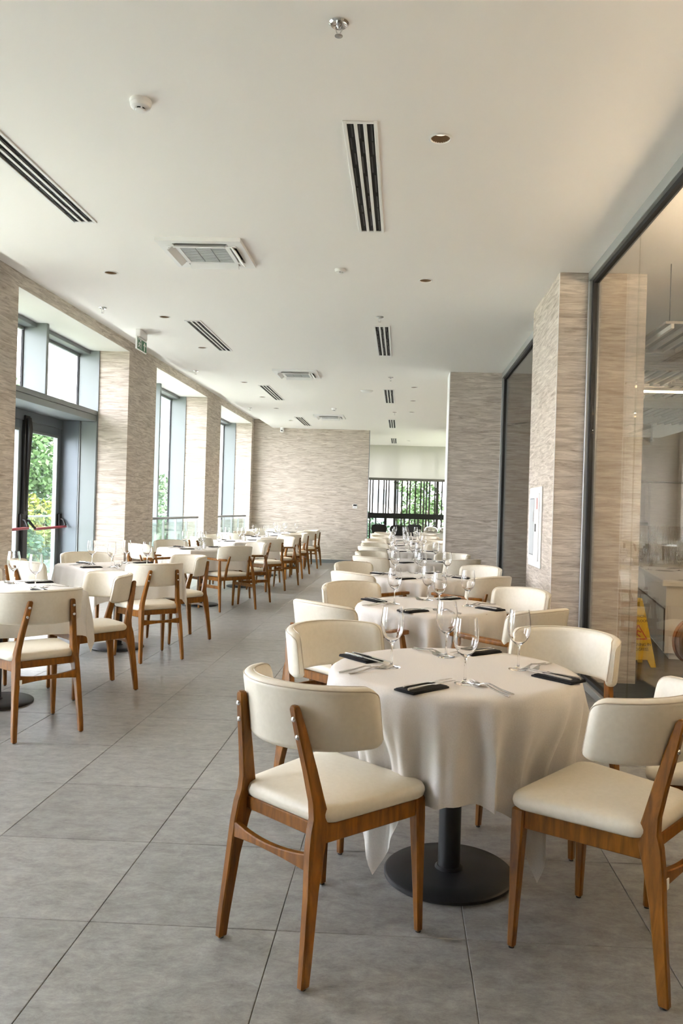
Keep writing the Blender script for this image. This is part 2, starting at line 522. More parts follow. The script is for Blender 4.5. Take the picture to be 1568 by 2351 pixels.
# ---- rear window wall beyond the far opening
wr = struct('window_8', None)
for x in (-3.5, -1.45, 1.9, 3.4, 4.45):
    obj('mullion', MB().bb(x - .03, x + .03, YWIN + .02, YWIN + .12, .18, 3.2).mesh('mullion', 'alu_dark', bevel=.004), wr)
obj('mid_rail', MB().bb(-3.5, 4.5, YWIN - .04, YWIN + .10, 1.115, 1.25).mesh('mid_rail', 'black_metal', bevel=.004), wr)
for x0, x1 in ((-3.5, -1.45), (-1.45, 1.9), (1.9, 3.4), (3.4, 4.45)):
    obj('pane', MB().bb(x0, x1, YWIN + .06, YWIN + .07, .18, 3.2).mesh('pane', 'rear_pane', smooth=0), wr)
portal('portal_rear', (.5, YWIN - .1, 1.7), 8.0, 3.0, (0, -1, 0))
portal('portal_side', (4.47, 14.45, 1.93), 1.85, 1.4, (0, -1, 0))
ws = struct('window_9', None)
obj('frame', MB().bb(3.55, 5.4, 14.5, 14.6, 1.20, 1.26).bb(3.55, 3.61, 14.5, 14.6, 1.26, 2.60).bb(5.34, 5.4, 14.5, 14.6, 1.26, 2.60).bb(3.55, 5.4, 14.5, 14.6, 2.60, 2.66).mesh('frame', 'alu_dark'), ws)
obj('pane', MB().bb(3.6, 5.35, 14.56, 14.57, 1.25, 2.61).mesh('pane', 'pane', smooth=0), ws)

# ================================================================== CHAIRS
wood_bev = .005


def rear_leg(s):
    # one piece from foot to top of the back post, with a knee and a gusset at the seat
    secs = [(.1885, -.243, 0.0, .0120, .0155), (.1875, -.237, .06, .0130, .017), (.178, -.214, .25, .0145, .021), (.170, -.197, .36, .015, .030),
            (.1665, -.183, .42, .015, .035), (.164, -.178, .455, .015, .029), (.158, -.183, .50, .0145, .023), (.146, -.201, .59, .014, .020), (.130, -.226, .70, .014, .0165), (.121, -.241, .765, .0135, .0125), (.1205, -.2425, .776, .0105, .0095)]
    return MB().rect_loft([(s * x, y, z, a, b) for x, y, z, a, b in secs]).mesh('leg', 'wood', bevel=.004)


def front_leg(s):
    return MB().rect_loft([(s * .2215, .222, 0, .011, .012), (s * .219, .219, .10, .013, .014), (s * .2125, .212, .37, .019, .021), (s * .211, .21, .432, .019, .021)]).mesh('leg', 'wood', bevel=wood_bev)


def back_shell(W, D, y0, zb, zt, th, amax, lean, zm, drop_end=.022, N=34):
    K = 7
    rings = []
    for i in range(N + 1):
        t = math.sin(math.pi / 2 * (-1 + 2 * i / N))
        a = R(amax) * t
        e = max(0.0, (abs(t) - .88) / .12)
        rnd = 1 - math.sqrt(max(0, 1 - e * e))
        top = zt - drop_end * t * t - .034 * rnd
        bot = zb + .006 * t * t + .018 * rnd
        th_ = th * (1 - .45 * max(0, (abs(t) - .94) / .06))
        c = Vector((W * math.sin(a), y0 + D * (1 - math.cos(a)), 0))
        tx, ty = W * math.cos(a), D * math.sin(a)
        l = math.hypot(tx, ty); nx, ny = ty / l, -tx / l      # outward (to the rear)
        h = (top - bot) / 2; mid = (top + bot) / 2
        ring = []
        rc = min(.020, th_ * .46)
        for cxs, czs, a0 in ((1, 1, 0), (-1, 1, 90), (-1, -1, 180), (1, -1, 270)):
            for q in range(4):
                ang = R(a0 + q * 30)
                o_ = cxs * (th_ / 2 - rc) + rc * math.cos(ang)
                z_ = czs * (h - rc) + rc * math.sin(ang)
                z = mid + z_
                ring.append((c.x + nx * o_, c.y + ny * o_ - lean * (z - zm), z))
        rings.append(ring)
    me = MB().loft(rings).mesh('backrest', 'leather', smooth=50)
    # seam piping along the outer and the inner rim
    pip = MB()
    for idx in (1, 5):
        path = [Vector(r[idx]) for r in rings]
        nn = []
        for i, p in enumerate(path):
            cc = sum((Vector(q) for q in rings[i]), Vector()) / len(rings[i])
            d = (p - cc); d.normalize()
            nn.append(p + d * .0006)
        lo_i = 14 if idx == 1 else 9
        e0 = Vector(rings[0][lo_i]); e1 = Vector(rings[-1][lo_i])
        pip.tube([e0] + nn + [e1], .0021, 5)
    return me, pip.mesh('piping', 'piping')


def seat_mesh(wf, wr, yf, yr, z0, z1, dome=.012, rr=.05):
    # rounded trapezoid outline
    pts = []
    cs = [(wf, yf, 0), (-wf, yf, 90), (-wr, yr, 180), (wr, yr, 270)]
    for x, y, a0 in cs:
        r_ = rr if y > 0 else rr * 1.5
        sx, sy = (1 if x > 0 else -1), (1 if y > 0 else -1)
        for q in range(6):
            a = R(a0 + q * 18)
            pts.append((x - sx * r_ + r_ * math.cos(a), y - sy * r_ + r_ * math.sin(a)))
    cy = (yf + yr) / 2

    def ring(s, z):
        return [(x * s, cy + (y - cy) * s, z) for x, y in pts]
    rings = [ring(.955, z0), ring(.985, z0 + .006), ring(1.0, z0 + .02), ring(.997, z1 - .018), ring(.975, z1 - .006), ring(.93, z1), ring(.75, z1 + dome * .5), ring(.45, z1 + dome * .9), ring(.12, z1 + dome)]
    return MB().loft(rings).mesh('seat', 'leather', smooth=60)


def stretcher(y, x, z, arch=.016, h=.026, th=.011):
    top, bot = [], []
    n = 10
    rings = []
    for i in range(n + 1):
        t = -1 + 2 * i / n
        k = arch * (1 - t * t)
        px = x * t
        py = y - .012 * (1 - t * t)
        rings.append([(px, py - th, z - h + k), (px, py + th, z - h + k), (px, py + th, z + h - k), (px, py - th, z + h - k)])
    return MB().loft(rings).mesh('stretcher', 'wood', bevel=.003)


bolt_me = MB().lathe([(.0078, -.003), (.0078, .0018), (.0062, .0040), (.0033, .0054), (.0005, .0058)], 14).mesh('bolt', 'chrome')
bolt_me.transform(Matrix.Rotation(R(90), 4, 'X'))
foot_cap = MB().lathe([(.009, -.0), (.009, .004)], 10).mesh('foot_pad', 'black')

sb_me, sp_me = back_shell(.247, .245, -.2235, .632, .832, .046, 80, .17, .73, .012)
SIDE = [
    ('seat', seat_mesh(.243, .200, .242, -.190, .432, .478)),
    ('backrest', sb_me, (0, 0, 0), [('piping', sp_me)]),
    ('leg', rear_leg(-1), (0, 0, 0), [('bolt', bolt_me, (-.1255, -.2500, .738)), ('bolt', bolt_me, (-.1325, -.2398, .686))]),
    ('leg', rear_leg(1), (0, 0, 0), [('bolt', bolt_me, (.1255, -.2500, .738)), ('bolt', bolt_me, (.133, -.2398, .686))]),
    ('leg', front_leg(-1)), ('leg', front_leg(1)),
    ('side_rail', MB().loft([[(-.168 - .009, -.19, .376), (-.168 + .009, -.19, .376), (-.168 + .009, -.19, .436), (-.168 - .009, -.19, .436)], [(-.213 - .009, .205, .372), (-.213 + .009, .205, .372), (-.213 + .009, .205, .432), (-.213 - .009, .205, .432)]]).mesh('side_rail', 'wood', bevel=.003)),
    ('side_rail', MB().loft([[(.168 - .009, -.19, .376), (.168 + .009, -.19, .376), (.168 + .009, -.19, .436), (.168 - .009, -.19, .436)], [(.213 - .009, .205, .372), (.213 + .009, .205, .372), (.213 + .009, .205, .432), (.213 - .009, .205, .432)]]).mesh('side_rail', 'wood', bevel=.003)),
    ('front_rail', box_mesh('front_rail', 'wood', -.20, .20, .205, .224, .386, .432, bevel=.003)),
    ('rear_rail', box_mesh('rear_rail', 'wood', -.155, .155, -.185, -.167, .392, .432, bevel=.003)),
    ('stretcher', stretcher(-.214, .172, .335)),
    ('foot_pad', foot_cap, (-.1885, -.243, -.0035)), ('foot_pad', foot_cap, (.1885, -.243, -.0035)), ('foot_pad', foot_cap, (-.2215, .222, -.0035)), ('foot_pad', foot_cap, (.2215, .222, -.0035)),
]

ab_me, ap_me = back_shell(.262, .17, -.262, .635, .835, .048, 70, .16, .72)


def arm_front_leg(s):
    return MB().rect_loft([(s * .262, .235, 0, .0115, .0125), (s * .262, .225, .2, .015, .016), (s * .262, .208, .42, .018, .02), (s * .260, .19, .56, .015, .016), (s * .256, .175, .645, .0125, .014)]).mesh('leg', 'wood', bevel=.005)


def arm_rear_leg(s):
    return MB().rect_loft([(s * .272, -.275, 0, .0115, .0125), (s * .267, -.252, .2, .015, .017), (s * .259, -.226, .42, .018, .02), (s * .248, -.205, .56, .014, .016), (s * .238, -.190, .645, .012, .014)]).mesh('leg', 'wood', bevel=.005)


def arm_rest(s):
    rings = []
    for x, y, z, a, h in [(.232, .235, .655, .020, .011), (.250, .215, .658, .024, .012), (.262, .12, .660, .026, .013), (.262, 0, .658, .025, .013), (.250, -.11, .655, .021, .014), (.228, -.20, .652, .016, .015), (.185, -.262, .65, .012, .015)]:
        rings.append([(s * (x - a), y, z - h), (s * (x + a), y, z - h), (s * (x + a), y, z + h), (s * (x - a), y, z + h)])
    return MB().loft(rings).mesh('arm', 'wood', bevel=.005, seg=2, smooth=50)


ARM = [
    ('seat', seat_mesh(.245, .215, .24, -.205, .432, .476)),
    ('backrest', ab_me, (0, 0, 0), [('piping', ap_me)]),
    ('leg', arm_front_leg(-1)), ('leg', arm_front_leg(1)), ('leg', arm_rear_leg(-1)), ('leg', arm_rear_leg(1)),
    ('arm', arm_rest(-1)), ('arm', arm_rest(1)),
    ('side_rail', box_mesh('side_rail', 'wood', -.270, -.250, -.195, .20, .385, .432, bevel=.003)),
    ('side_rail', box_mesh('side_rail', 'wood', .250, .270, -.195, .20, .385, .432, bevel=.003)),
    ('front_rail', box_mesh('front_rail', 'wood', -.255, .255, .196, .216, .388, .432, bevel=.003)),
    ('rear_rail', box_mesh('rear_rail', 'wood', -.255, .255, -.215, -.195, .388, .432, bevel=.003)),
    ('stretcher', box_mesh('stretcher', 'wood', -.272, -.254, -.225, .215, .285, .325, bevel=.003)),
    ('stretcher', box_mesh('stretcher', 'wood', .254, .272, -.225, .215, .285, .325, bevel=.003)),
]
# posts that carry the armchair back
for s in (-1, 1):
    ARM.append(('back_post', MB().rect_loft([(s * .17, -.215, .40, .013, .016), (s * .165, -.245, .55, .013, .014), (s * .155, -.275, .655, .012, .011), (s * .15, -.287, .70, .011, .008)]).mesh('back_post', 'wood', bevel=.004)))


def chair(kind, x, y, fwd, label, group):
    rz = math.atan2(-fwd[0], fwd[1])
    proto, nm = (ARM, 'dining_armchair') if kind == 'arm' else (SIDE, 'dining_chair')
    return spawn(proto, nm, label, 'chair', (x, y, .0035 if kind != 'arm' else 0), rz, group)


# ================================================================== TABLES
def sm(t):
    t = min(1.0, max(0.0, t))
    return t * t * (3 - 2 * t)


def round_cloth(r0=.452, half=.795, zt=ZT, seed=0):
    rnd = random.Random(seed)
    NT, NS = 216, 16
    ph = [rnd.uniform(0, 6.28) for _ in range(6)]
    rings = []
    for rr in (.02, .15, .30, .40, r0 - .012):
        rings.append([(rr * math.cos(2 * math.pi * j / NT), rr * math.sin(2 * math.pi * j / NT), zt) for j in range(NT)])
    drops = []
    for j in range(NT):
        th = 2 * math.pi * j / NT
        ax = max(abs(math.cos(th)), abs(math.sin(th)))
        # slightly rounded corner of the square
        d = half / ax - r0
        drops.append(d)
    for s_i in range(1, NS + 1):
        ring = []
        for j in range(NT):
            th = 2 * math.pi * j / NT
            d = drops[j]
            u = s_i / NS
            s = d * u ** 1.15
            cor = abs(math.sin(2 * th)) ** 6            # 1 at the cloth corners
            wide = abs(math.sin(2 * th)) ** 1.5
            env = min(1, s / .22)
            fold = .027 * math.sin(18 * th + ph[0] + .9 * math.sin(3 * th + ph[1])) + .015 * math.sin(29 * th + ph[2] + 1.2 * math.sin(2 * th + ph[4]))
            rad = r0 + .010 + .02 * s + env * fold * (1 - .35 * wide) + env * .012 * (1 - wide) - .095 * wide * sm(max(0.0, s - .05) / .27)
            wob = env * .030 * math.cos(18 * th + ph[0] + .9 * math.sin(3 * th + ph[1]))
            tha = th + wob * .8
            z = zt - max(0.0, s - .004) * (1 - .02 * env)
            if s < .016:
                rad = r0 - .006 + s * .9
            ring.append((rad * math.cos(tha), rad * math.sin(tha), z))
        rings.append(ring)
    return MB().loft(rings, cap=False).add([(0, 0, zt)] + rings[0], [(0, k + 1, (k + 1) % NT + 1) for k in range(NT)]).mesh('tablecloth', 'cloth', smooth=75)


def square_cloth(a=.425, drop=.27, zt=ZT, seed=0):
    rnd = random.Random(seed)
    pts = []   # (x, y, nx, ny, drop)
    rc = .02
    for k in range(4):
        rot = k * math.pi / 2
        c, s = math.cos(rot), math.sin(rot)
        loc = []
        n = 40
        for i in range(n):
            t = -a + rc + (2 * a - 2 * rc) * i / (n - 1)
            e = max(0, (abs(t) - (a - .12)) / .12)
            loc.append((a, t, 1, .25 * e * (1 if t > 0 else -1), drop + .035 * e))
        for i in range(1, 14):
            ang = R(90 * i / 14)
            loc.append((a - rc + rc * math.cos(ang), a - rc + rc * math.sin(ang), math.cos(ang), math.sin(ang), drop / max(math.cos(ang), math.sin(ang)) + .03))
        for x, y, nx, ny, d in loc:
            pts.append((x * c - y * s, x * s + y * c, nx * c - ny * s, nx * s + ny * c, d))
    NT = len(pts)
    ph = [rnd.uniform(0, 6.28) for _ in range(4)]
    rings = [[(x * q, y * q, zt) for x, y, nx, ny, d in pts] for q in (.05, .4, .75, .97)]
    NS = 12
    for i in range(1, NS + 1):
        u = i / NS
        ring = []
        for j, (x, y, nx, ny, d) in enumerate(pts):
            s = d * u ** 1.2
            env = min(1, s / .2)
            f = .014 * math.sin(2 * math.pi * j / NT * 16 + ph[0] + math.sin(2 * math.pi * j / NT * 4 + ph[1])) + .008 * math.sin(2 * math.pi * j / NT * 27 + ph[2])
            o_ = .006 + .10 * s + env * f
            if s < .012:
                o_ = s * .5
            ring.append((x + nx * o_, y + ny * o_, zt - max(0, s - .003)))
        rings.append(ring)
    return MB().loft(rings, cap=False).add([(0, 0, zt)] + rings[0], [(0, k + 1, (k + 1) % NT + 1) for k in range(NT)]).mesh('tablecloth', 'cloth', smooth=70)


ROUND_TABLE = [
    ('table_top', MB().lathe([(.44, ZT - .035), (.446, ZT - .032), (.446, ZT - .006), (.44, ZT - .004)], 48).mesh('table_top', 'barrel_wood')),
    ('pedestal', MB().lathe([(.041, .026), (.041, ZT - .035)], 24).mesh('pedestal', 'black_metal')),
    ('collar', MB().lathe([(.052, .024), (.052, .030), (.044, .036)], 24).mesh('collar', 'black_metal')),
    ('base', MB().lathe([(.236, .0), (.240, .003), (.240, .012), (.232, .018), (.15, .022), (.045, .027)], 56).mesh('base', 'black_metal')),
]
SQUARE_TABLE = [
    ('table_top', box_mesh('table_top', 'barrel_wood', -.41, .41, -.41, .41, ZT - .035, ZT - .005)),
] + ROUND_TABLE[1:]
round_cloths = [round_cloth(seed=k) for k in (3, 11, 23)]
square_cloths = [square_cloth(seed=k) for k in (5, 9)]

# ---- tableware
prof_o = [(.0005, 0), (.036, 0), (.0365, .0012), (.030, .0028), (.012, .0055), (.0052, .011), (.0038, .022), (.0036, .060), (.0040, .080), (.0062, .089), (.016, .0965), (.028, .108), (.0375, .124), (.0425, .143), (.0435, .158), (.0420, .180), (.0385, .205), (.0362, .222), (.0360, .2235)]
prof_i = [(.0352, .2235), (.0376, .205), (.0411, .180), (.0426, .158), (.0416, .143), (.0366, .1245), (.0272, .109), (.0155, .0985), (.0005, .0935)]
glass_me = MB().lathe(prof_o + prof_i, 32, cap=True).mesh('wine_glass', 'wine_glass', smooth=80)


def knife_mesh():
    m_ = MB()
    m_.loft([[(-.004, -.115, 0), (.004, -.115, 0), (.004, -.115, .006), (-.004, -.115, .006)], [(-.006, -.105, 0), (.006, -.105, 0), (.006, -.105, .0075), (-.006, -.105, .0075)],
             [(-.0055, -.03, 0), (.0055, -.03, 0), (.0055, -.03, .007), (-.0055, -.03, .007)], [(-.0035, .0, .001), (.0035, .0, .001), (.0035, .0, .0055), (-.0035, .0, .0055)],
             [(-.008, .012, .002), (.007, .012, .002), (.007, .012, .0035), (-.008, .012, .0035)], [(-.009, .07, .002), (.007, .07, .002), (.007, .07, .0032), (-.009, .07, .0032)],
             [(-.003, .112, .002), (.007, .105, .002), (.007, .105, .003), (-.003, .112, .003)], [(.003, .120, .002), (.006, .119, .002), (.006, .119, .0028), (.003, .120, .0028)]])
    return m_.mesh('table_knife', 'steel', bevel=.0008)


def fork_mesh():
    m_ = MB()

    def bar(pts):
        m_.loft([[(x - a, y, z - h), (x + a, y, z - h), (x + a, y, z + h), (x - a, y, z + h)] for x, y, z, a, h in pts])
    bar([(0, -.105, .002, .0045, .0015), (0, -.09, .0025, .006, .0016), (0, -.04, .006, .0042, .002), (0, .01, .0135, .0028, .0022), (0, .035, .0105, .004, .0018), (0, .048, .005, .0105, .0013), (0, .062, .0028, .0118, .0011)])
    for k in range(4):
        x = -.0096 + k * .0064
        bar([(x, .060, .0028, .0022, .0011), (x, .085, .004, .0018, .001), (x, .104, .0095, .001, .0008)])
    return m_.mesh('dinner_fork', 'steel', bevel=.0005)


def napkin_mesh():
    m_ = MB()
    m_.box((0, 0, .003), (.088, .172, .006))
    m_.box((.003, -.003, .0078), (.080, .164, .0035))
    return m_.mesh('napkin', 'napkin', bevel=.002, seg=2)


knife_me, fork_me, nap_me = knife_mesh(), fork_mesh(), napkin_mesh()
DIRS = {'near left': (-1, -1), 'near right': (1, -1), 'far right': (1, 1), 'far left': (-1, 1)}


def place_setting(c, key, tname, full, jit, short):
    dx, dy = DIRS[key]
    u = Vector((dx, dy)).normalized()
    a = jit.uniform(-.06, .06)
    u = Vector((u.x * math.cos(a) - u.y * math.sin(a), u.x * math.sin(a) + u.y * math.cos(a)))
    fwd = -u
    r_ = Vector((fwd.y, -fwd.x))
    rz = math.atan2(-fwd.x, fwd.y)

    def P(uu, rr):
        p = Vector(c) + u * uu + r_ * rr
        return p.x, p.y
    x, y = P(.152 + jit.uniform(-.01, .01), .185 + jit.uniform(-.012, .012))
    o = obj('wine_glass', glass_me, None, (x, y, ZT + .0005), (0, 0, jit.uniform(0, 6)))
    tag(o, 'empty wine glass at the %s place of %s' % (key, tname), 'glass', 'wine glasses on the dining tables')
    x, y = P(.335, .172)
    na = rz + jit.uniform(-.12, .12)
    o = obj('napkin', nap_me, None, (x, y, ZT + .0005), (0, 0, na))
    tag(o, 'folded black napkin at the %s place of %s' % (key, tname), 'napkin', 'black napkins on the dining tables')
    if not full:
        return
    for k, q in ((0, 'inner'), (1, 'outer')):
        ax = Vector((-math.sin(na), math.cos(na))); ay = Vector((math.cos(na), math.sin(na)))
        p = Vector((x, y)) + ax * (.045 - .012 * k) + ay * (-.016 + .03 * k)
        o = obj('table_knife', knife_me, None, (p.x, p.y, ZT + .0102), (0, 0, na + jit.uniform(-.05, .05)))
        tag(o, '%s steel knife on the black napkin, %s place of %s' % (q, key, short), 'knife', 'knives on the black napkins')
    fx, fy = P(.285, -.150)
    fa = rz + jit.uniform(-.25, .25)
    for k, q in ((0, 'inner'), (1, 'outer')):
        ax = Vector((-math.sin(fa), math.cos(fa))); ay = Vector((math.cos(fa), math.sin(fa)))
        p = Vector((fx, fy)) + ax * (-.018 * k) + ay * (-.026 * k + .008)
        o = obj('dinner_fork', fork_me, None, (p.x, p.y, ZT + .0006), (0, 0, fa + (.0 if k == 0 else jit.uniform(-.12, .12))))
        tag(o, '%s steel fork lying at the %s place of %s' % (q, key, short), 'fork', 'forks on the dining tables')


ORD = ['first', 'second', 'third', 'fourth', 'fifth', 'sixth', 'seventh', 'eighth']
# right column: round tables
RT = [(.214, 2.92), (.200, 4.90), (.185, 7.05), (.165, 9.15), (.10, 11.5), (.10, 13.35), (.10, 15.5), (.10, 17.7)]
RKIND = ['side', 'arm', 'arm', 'side', 'side', 'side', 'side', 'side']
for k, (tx, ty) in enumerate(RT):
    jit = random.Random(100 + k)
    nm = 'the %s round table from the front' % ORD[k]
    short = '%s round table' % ORD[k]
    spawn(ROUND_TABLE, 'round_table', 'round pedestal table with black disc base under %s cloth in the right row' % ORD[k] if k else 'nearest round pedestal table with black disc base on the grey tiles', 'table', (tx, ty, 0), 0, 'round tables in the right row')
    c = obj('tablecloth', round_cloths[k % 3], None, (tx, ty, 0), (0, 0, (k * math.pi / 2) % (2 * math.pi)))
    tag(c, 'off-white square cloth hanging in folds over %s' % nm, 'tablecloth', 'cloths on the round tables')
    for key, (dx, dy) in DIRS.items():
        place_setting((tx, ty), key, nm, k < 3, jit, short)
        lab = 'cream upholstered %s at the %s of %s' % ('armchair' if RKIND[k] == 'arm' else 'side chair', key, nm)
        grp = 'cream chairs around the round tables'
        if k == 0:
            x, y, fw = {'near left': (-.220, 2.485, (.650, .760)), 'near right': (.692, 2.475, (-.77, .638)), 'far right': (.68, 3.395, (-.66, -.75)), 'far left': (-.215, 3.36, (.74, -.67))}[key]
        else:
            d = .635 + jit.uniform(-.02, .03)
            a = jit.uniform(-.09, .09)
            vx, vy = dx * .7071, dy * .7071
            vx, vy = vx * math.cos(a) - vy * math.sin(a), vx * math.sin(a) + vy * math.cos(a)
            x, y = tx + vx * d, ty + vy * d
            b = a + jit.uniform(-.06, .06)
            fx, fy = -dx * .7071, -dy * .7071
            fw = (fx * math.cos(b) - fy * math.sin(b), fx * math.sin(b) + fy * math.cos(b))
        if (k, key) == (4, 'near right'):      # the column stands there
            continue
        ch = chair(RKIND[k], x, y, fw, lab, grp)
        if k == 0 and key == 'near right':
            obj('care_tag', box_mesh('care_tag', 'white_print', -.163, -.150, -.2315, -.2285, .308, .338), ch, label='small white tag')
chair('side', 1.17, 2.86, (-.93, .36), 'cream side chair at the right edge, standing against the glass partition', 'cream chairs around the round tables')

# left column: square tables set diagonally
LT = [(-2.64, 5.08), (-2.59, 7.18), (-2.66, 10.45), (-2.64, 13.03), (-2.64, 15.32), (-2.64, 17.9)]
LKIND = [dict.fromkeys(DIRS, 'side'), dict.fromkeys(DIRS, 'side'), dict.fromkeys(DIRS, 'arm'), {'near left': 'side', 'near right': 'side', 'far right': 'arm', 'far left': 'side'}, dict.fromkeys(DIRS, 'side'), dict.fromkeys(DIRS, 'side')]
EXACT = {(0, 'near right'): (-2.137, 4.545, (-.73, .68)), (0, 'far right'): (-2.17, 5.53, (-.70, -.71)), (1, 'near right'): (-2.16, 6.785, (-.67, .74)), (1, 'far right'): (-2.18, 7.735, (-.70, -.71)),
         (2, 'near right'): (-2.245, 10.155, (-.72, .69)), (2, 'far right'): (-2.19, 10.99, (-.74, -.67)), (3, 'near right'): (-2.135, 12.56, (-.72, .69)), (3, 'far right'): (-2.13, 13.53, (-.71, -.70))}
for k, (tx, ty) in enumerate(LT):
    jit = random.Random(300 + k)
    nm = 'the %s square table from the front' % ORD[k]
    short = '%s square table' % ORD[k]
    spawn(SQUARE_TABLE, 'square_table', 'square pedestal table turned diagonally, %s from the front by the windows' % ORD[k], 'table', (tx, ty, 0), R(45), 'square tables by the windows')
    c = obj('tablecloth', square_cloths[k % 2], None, (tx, ty, 0), (0, 0, R(45 + 90 * (k % 4))))
    tag(c, 'white cloth with hanging corners over %s' % nm, 'tablecloth', 'cloths on the square tables')
    for key, (dx, dy) in DIRS.items():
        place_setting((tx, ty), key, nm, k < 3, jit, short)
        kind = LKIND[k][key]
        lab = 'cream upholstered %s at the %s of %s' % ('armchair' if kind == 'arm' else 'side chair', key, nm)
        if (k, key) in EXACT:
            x, y, fw = EXACT[(k, key)]
        else:
            d = .69 + jit.uniform(-.02, .03)
            a = jit.uniform(-.06, .06)
            x, y = tx + dx * .7071 * d, ty + dy * .7071 * d
            fx, fy = -dx * .7071, -dy * .7071
            fw = (fx * math.cos(a) - fy * math.sin(a), fx * math.sin(a) + fy * math.cos(a))
        ch = chair(kind, x, y, fw, lab, 'cream chairs around the square tables')
        if (k, key) == (0, 'near right'):
            obj('care_tag', box_mesh('care_tag', 'white_print', -.162, -.149, -.2315, -.2285, .308, .338), ch, label='small white tag')

# small things on the left tables
shaker = MB().lathe([(.019, 0), (.021, .003), (.020, .05), (.017, .066), (.012, .072)], 16).mesh('shaker', 'white_plastic')
for k in (2, 3, 4):
    tx, ty = LT[k]
    t = thing('salt_shaker', 'small white salt shaker on %s square table' % ORD[k], 'shaker', (tx + .05, ty - .05, ZT + .001), 0, 'salt shakers on the square tables')
    obj('body', shaker, t)
    obj('cap', MB().lathe([(.0165, .066), (.0165, .075), (.010, .082), (.001, .084)], 16).mesh('cap', 'chrome'), t)
t = thing('tealight_holder', 'small clear glass tealight holder on second square table', 'candle holder', (LT[1][0] + .05, LT[1][1] - .17, ZT + .001))
obj('cup', MB().lathe([(.0005, 0), (.026, 0), (.034, .018), (.032, .045), (.030, .045), (.031, .018), (.022, .006), (.0005, .006)], 20).mesh('cup', 'wine_glass', smooth=70), t)
obj('candle', MB().lathe([(.018, .008), (.018, .022), (.002, .023)], 16).mesh('candle', 'white_plastic'), t)


# ================================================================== CEILING FITTINGS
def rows(n, near='nearest'):
    return [near] + ORD[1:n]


def air_vent(x, y0, y1, label):
    w_ = .178
    t = thing('air_vent', label, 'vent', (x, (y0 + y1) / 2, ZC), 0, 'linear air vents in the ceiling')
    L_ = (y1 - y0) / 2
    a = w_ / 2
    obj('frame', MB().bb(-a, -a + .02, -L_, L_, -.009, .0).bb(a - .02, a, -L_, L_, -.009, 0).bb(-a + .02, a - .02, -L_, -L_ + .02, -.009, 0).bb(-a + .02, a - .02, L_ - .02, L_, -.009, 0).mesh('frame', 'white_plastic', bevel=.002), t)
    obj('slot_backing', MB().bb(-a + .02, a - .02, -L_ + .02, L_ - .02, -.002, 0).mesh('slot_backing', 'dark_gap', smooth=0), t)
    for xx in (-.024, .024):
        obj('divider', MB().bb(xx - .0095, xx + .0095, -L_ + .02, L_ - .02, -.008, -.002).mesh('divider', 'white_plastic', bevel=.0015), t)
    rn = random.Random(int(y0 * 10))
    for xx in (-.051, 0, .051):
        p = -L_ + .03
        while p < L_ - .12:
            q = p + rn.uniform(.1, .26)
            s = rn.choice((-1, 1)) * .006
            obj('blade', MB().bb(xx + s - .0045, xx + s + .0045, p, min(q, L_ - .025), -.0065, -.002).mesh('blade', 'black', bevel=.001), t)
            p = q + rn.uniform(.01, .06)
    return t


for k, (y0, y1) in enumerate([(3.97, 5.55), (8.38, 9.99), (12.77, 14.39), (16.97, 18.70), (21.35, 22.97)]):
    air_vent(-.268, y0, y1, 'white linear air vent with black slots, %s in the middle row' % rows(5)[k])
for k, (y0, y1) in enumerate([(3.86, 5.46), (8.31, 9.90), (12.63, 14.33), (16.93, 18.66)]):
    air_vent(-2.285, y0, y1, 'white linear air vent with black slots, %s in the window row' % rows(4)[k])


LAMP_W = 10.0


def downlight(x, y, label):
    t = thing('downlight', label, 'downlight', (x, y, ZC), 0, 'recessed downlights in the ceiling')
    obj('trim_ring', MB().lathe([(.062, -.001), (.062, -.004), (.052, -.006), (.050, -.001)], 32, cap=False).mesh('trim_ring', 'white_plastic'), t)
    obj('reflector', MB().lathe([(.051, -.003), (.049, .010), (.042, .032)], 32, cap=False).mesh('reflector', 'bronze'), t)
    obj('lamp', MB().lathe([(.042, .032), (.001, .031)], 24).mesh('lamp', 'lamp_glow'), t)
    d = bpy.data.lights.new('downlight_lamp', 'SPOT')
    d.energy = LAMP_W
    d.color = (1.0, .66, .36)
    d.spot_size = R(125)
    d.spot_blend = .9
    d.shadow_soft_size = .04
    obj('lamp_light', d, t, (0, 0, -.012))
    return t


# holes for the downlights are cut as shallow cups above the ceiling plane
DL_R = [4.15, 6.70, 12.48, 14.02, 15.62, 22.0]
DL_L = [6.65, 8.18, 9.74, 12.37, 13.99, 15.54, 17.65]
for k, y in enumerate(DL_R):
    downlight(.148, y, 'round recessed downlight, %s of the right row' % rows(8)[k])
for k, y in enumerate(DL_L):
    downlight(-2.545, y, 'round recessed downlight, %s of the window row' % rows(8)[k])

ceil_o = bpy.data.objects['ceiling']
cut = MB()
for y in DL_R:
    cut.lathe([(.0505, -.05), (.0505, .040)], 24, (.148, y, ZC))
for y in DL_L:
    cut.lathe([(.0505, -.05), (.0505, .040)], 24, (-2.545, y, ZC))
cut_o = obj('cutter', cut.mesh('cutter', 'ceiling', smooth=0))
md = ceil_o.modifiers.new('holes', 'BOOLEAN')
md.object = cut_o; md.operation = 'DIFFERENCE'; md.solver = 'EXACT'
dg = bpy.context.evaluated_depsgraph_get()
new_me = bpy.data.meshes.new_from_object(ceil_o.evaluated_get(dg))
ceil_o.modifiers.clear()
ceil_o.data = new_me
bpy.data.objects.remove(cut_o, do_unlink=True)


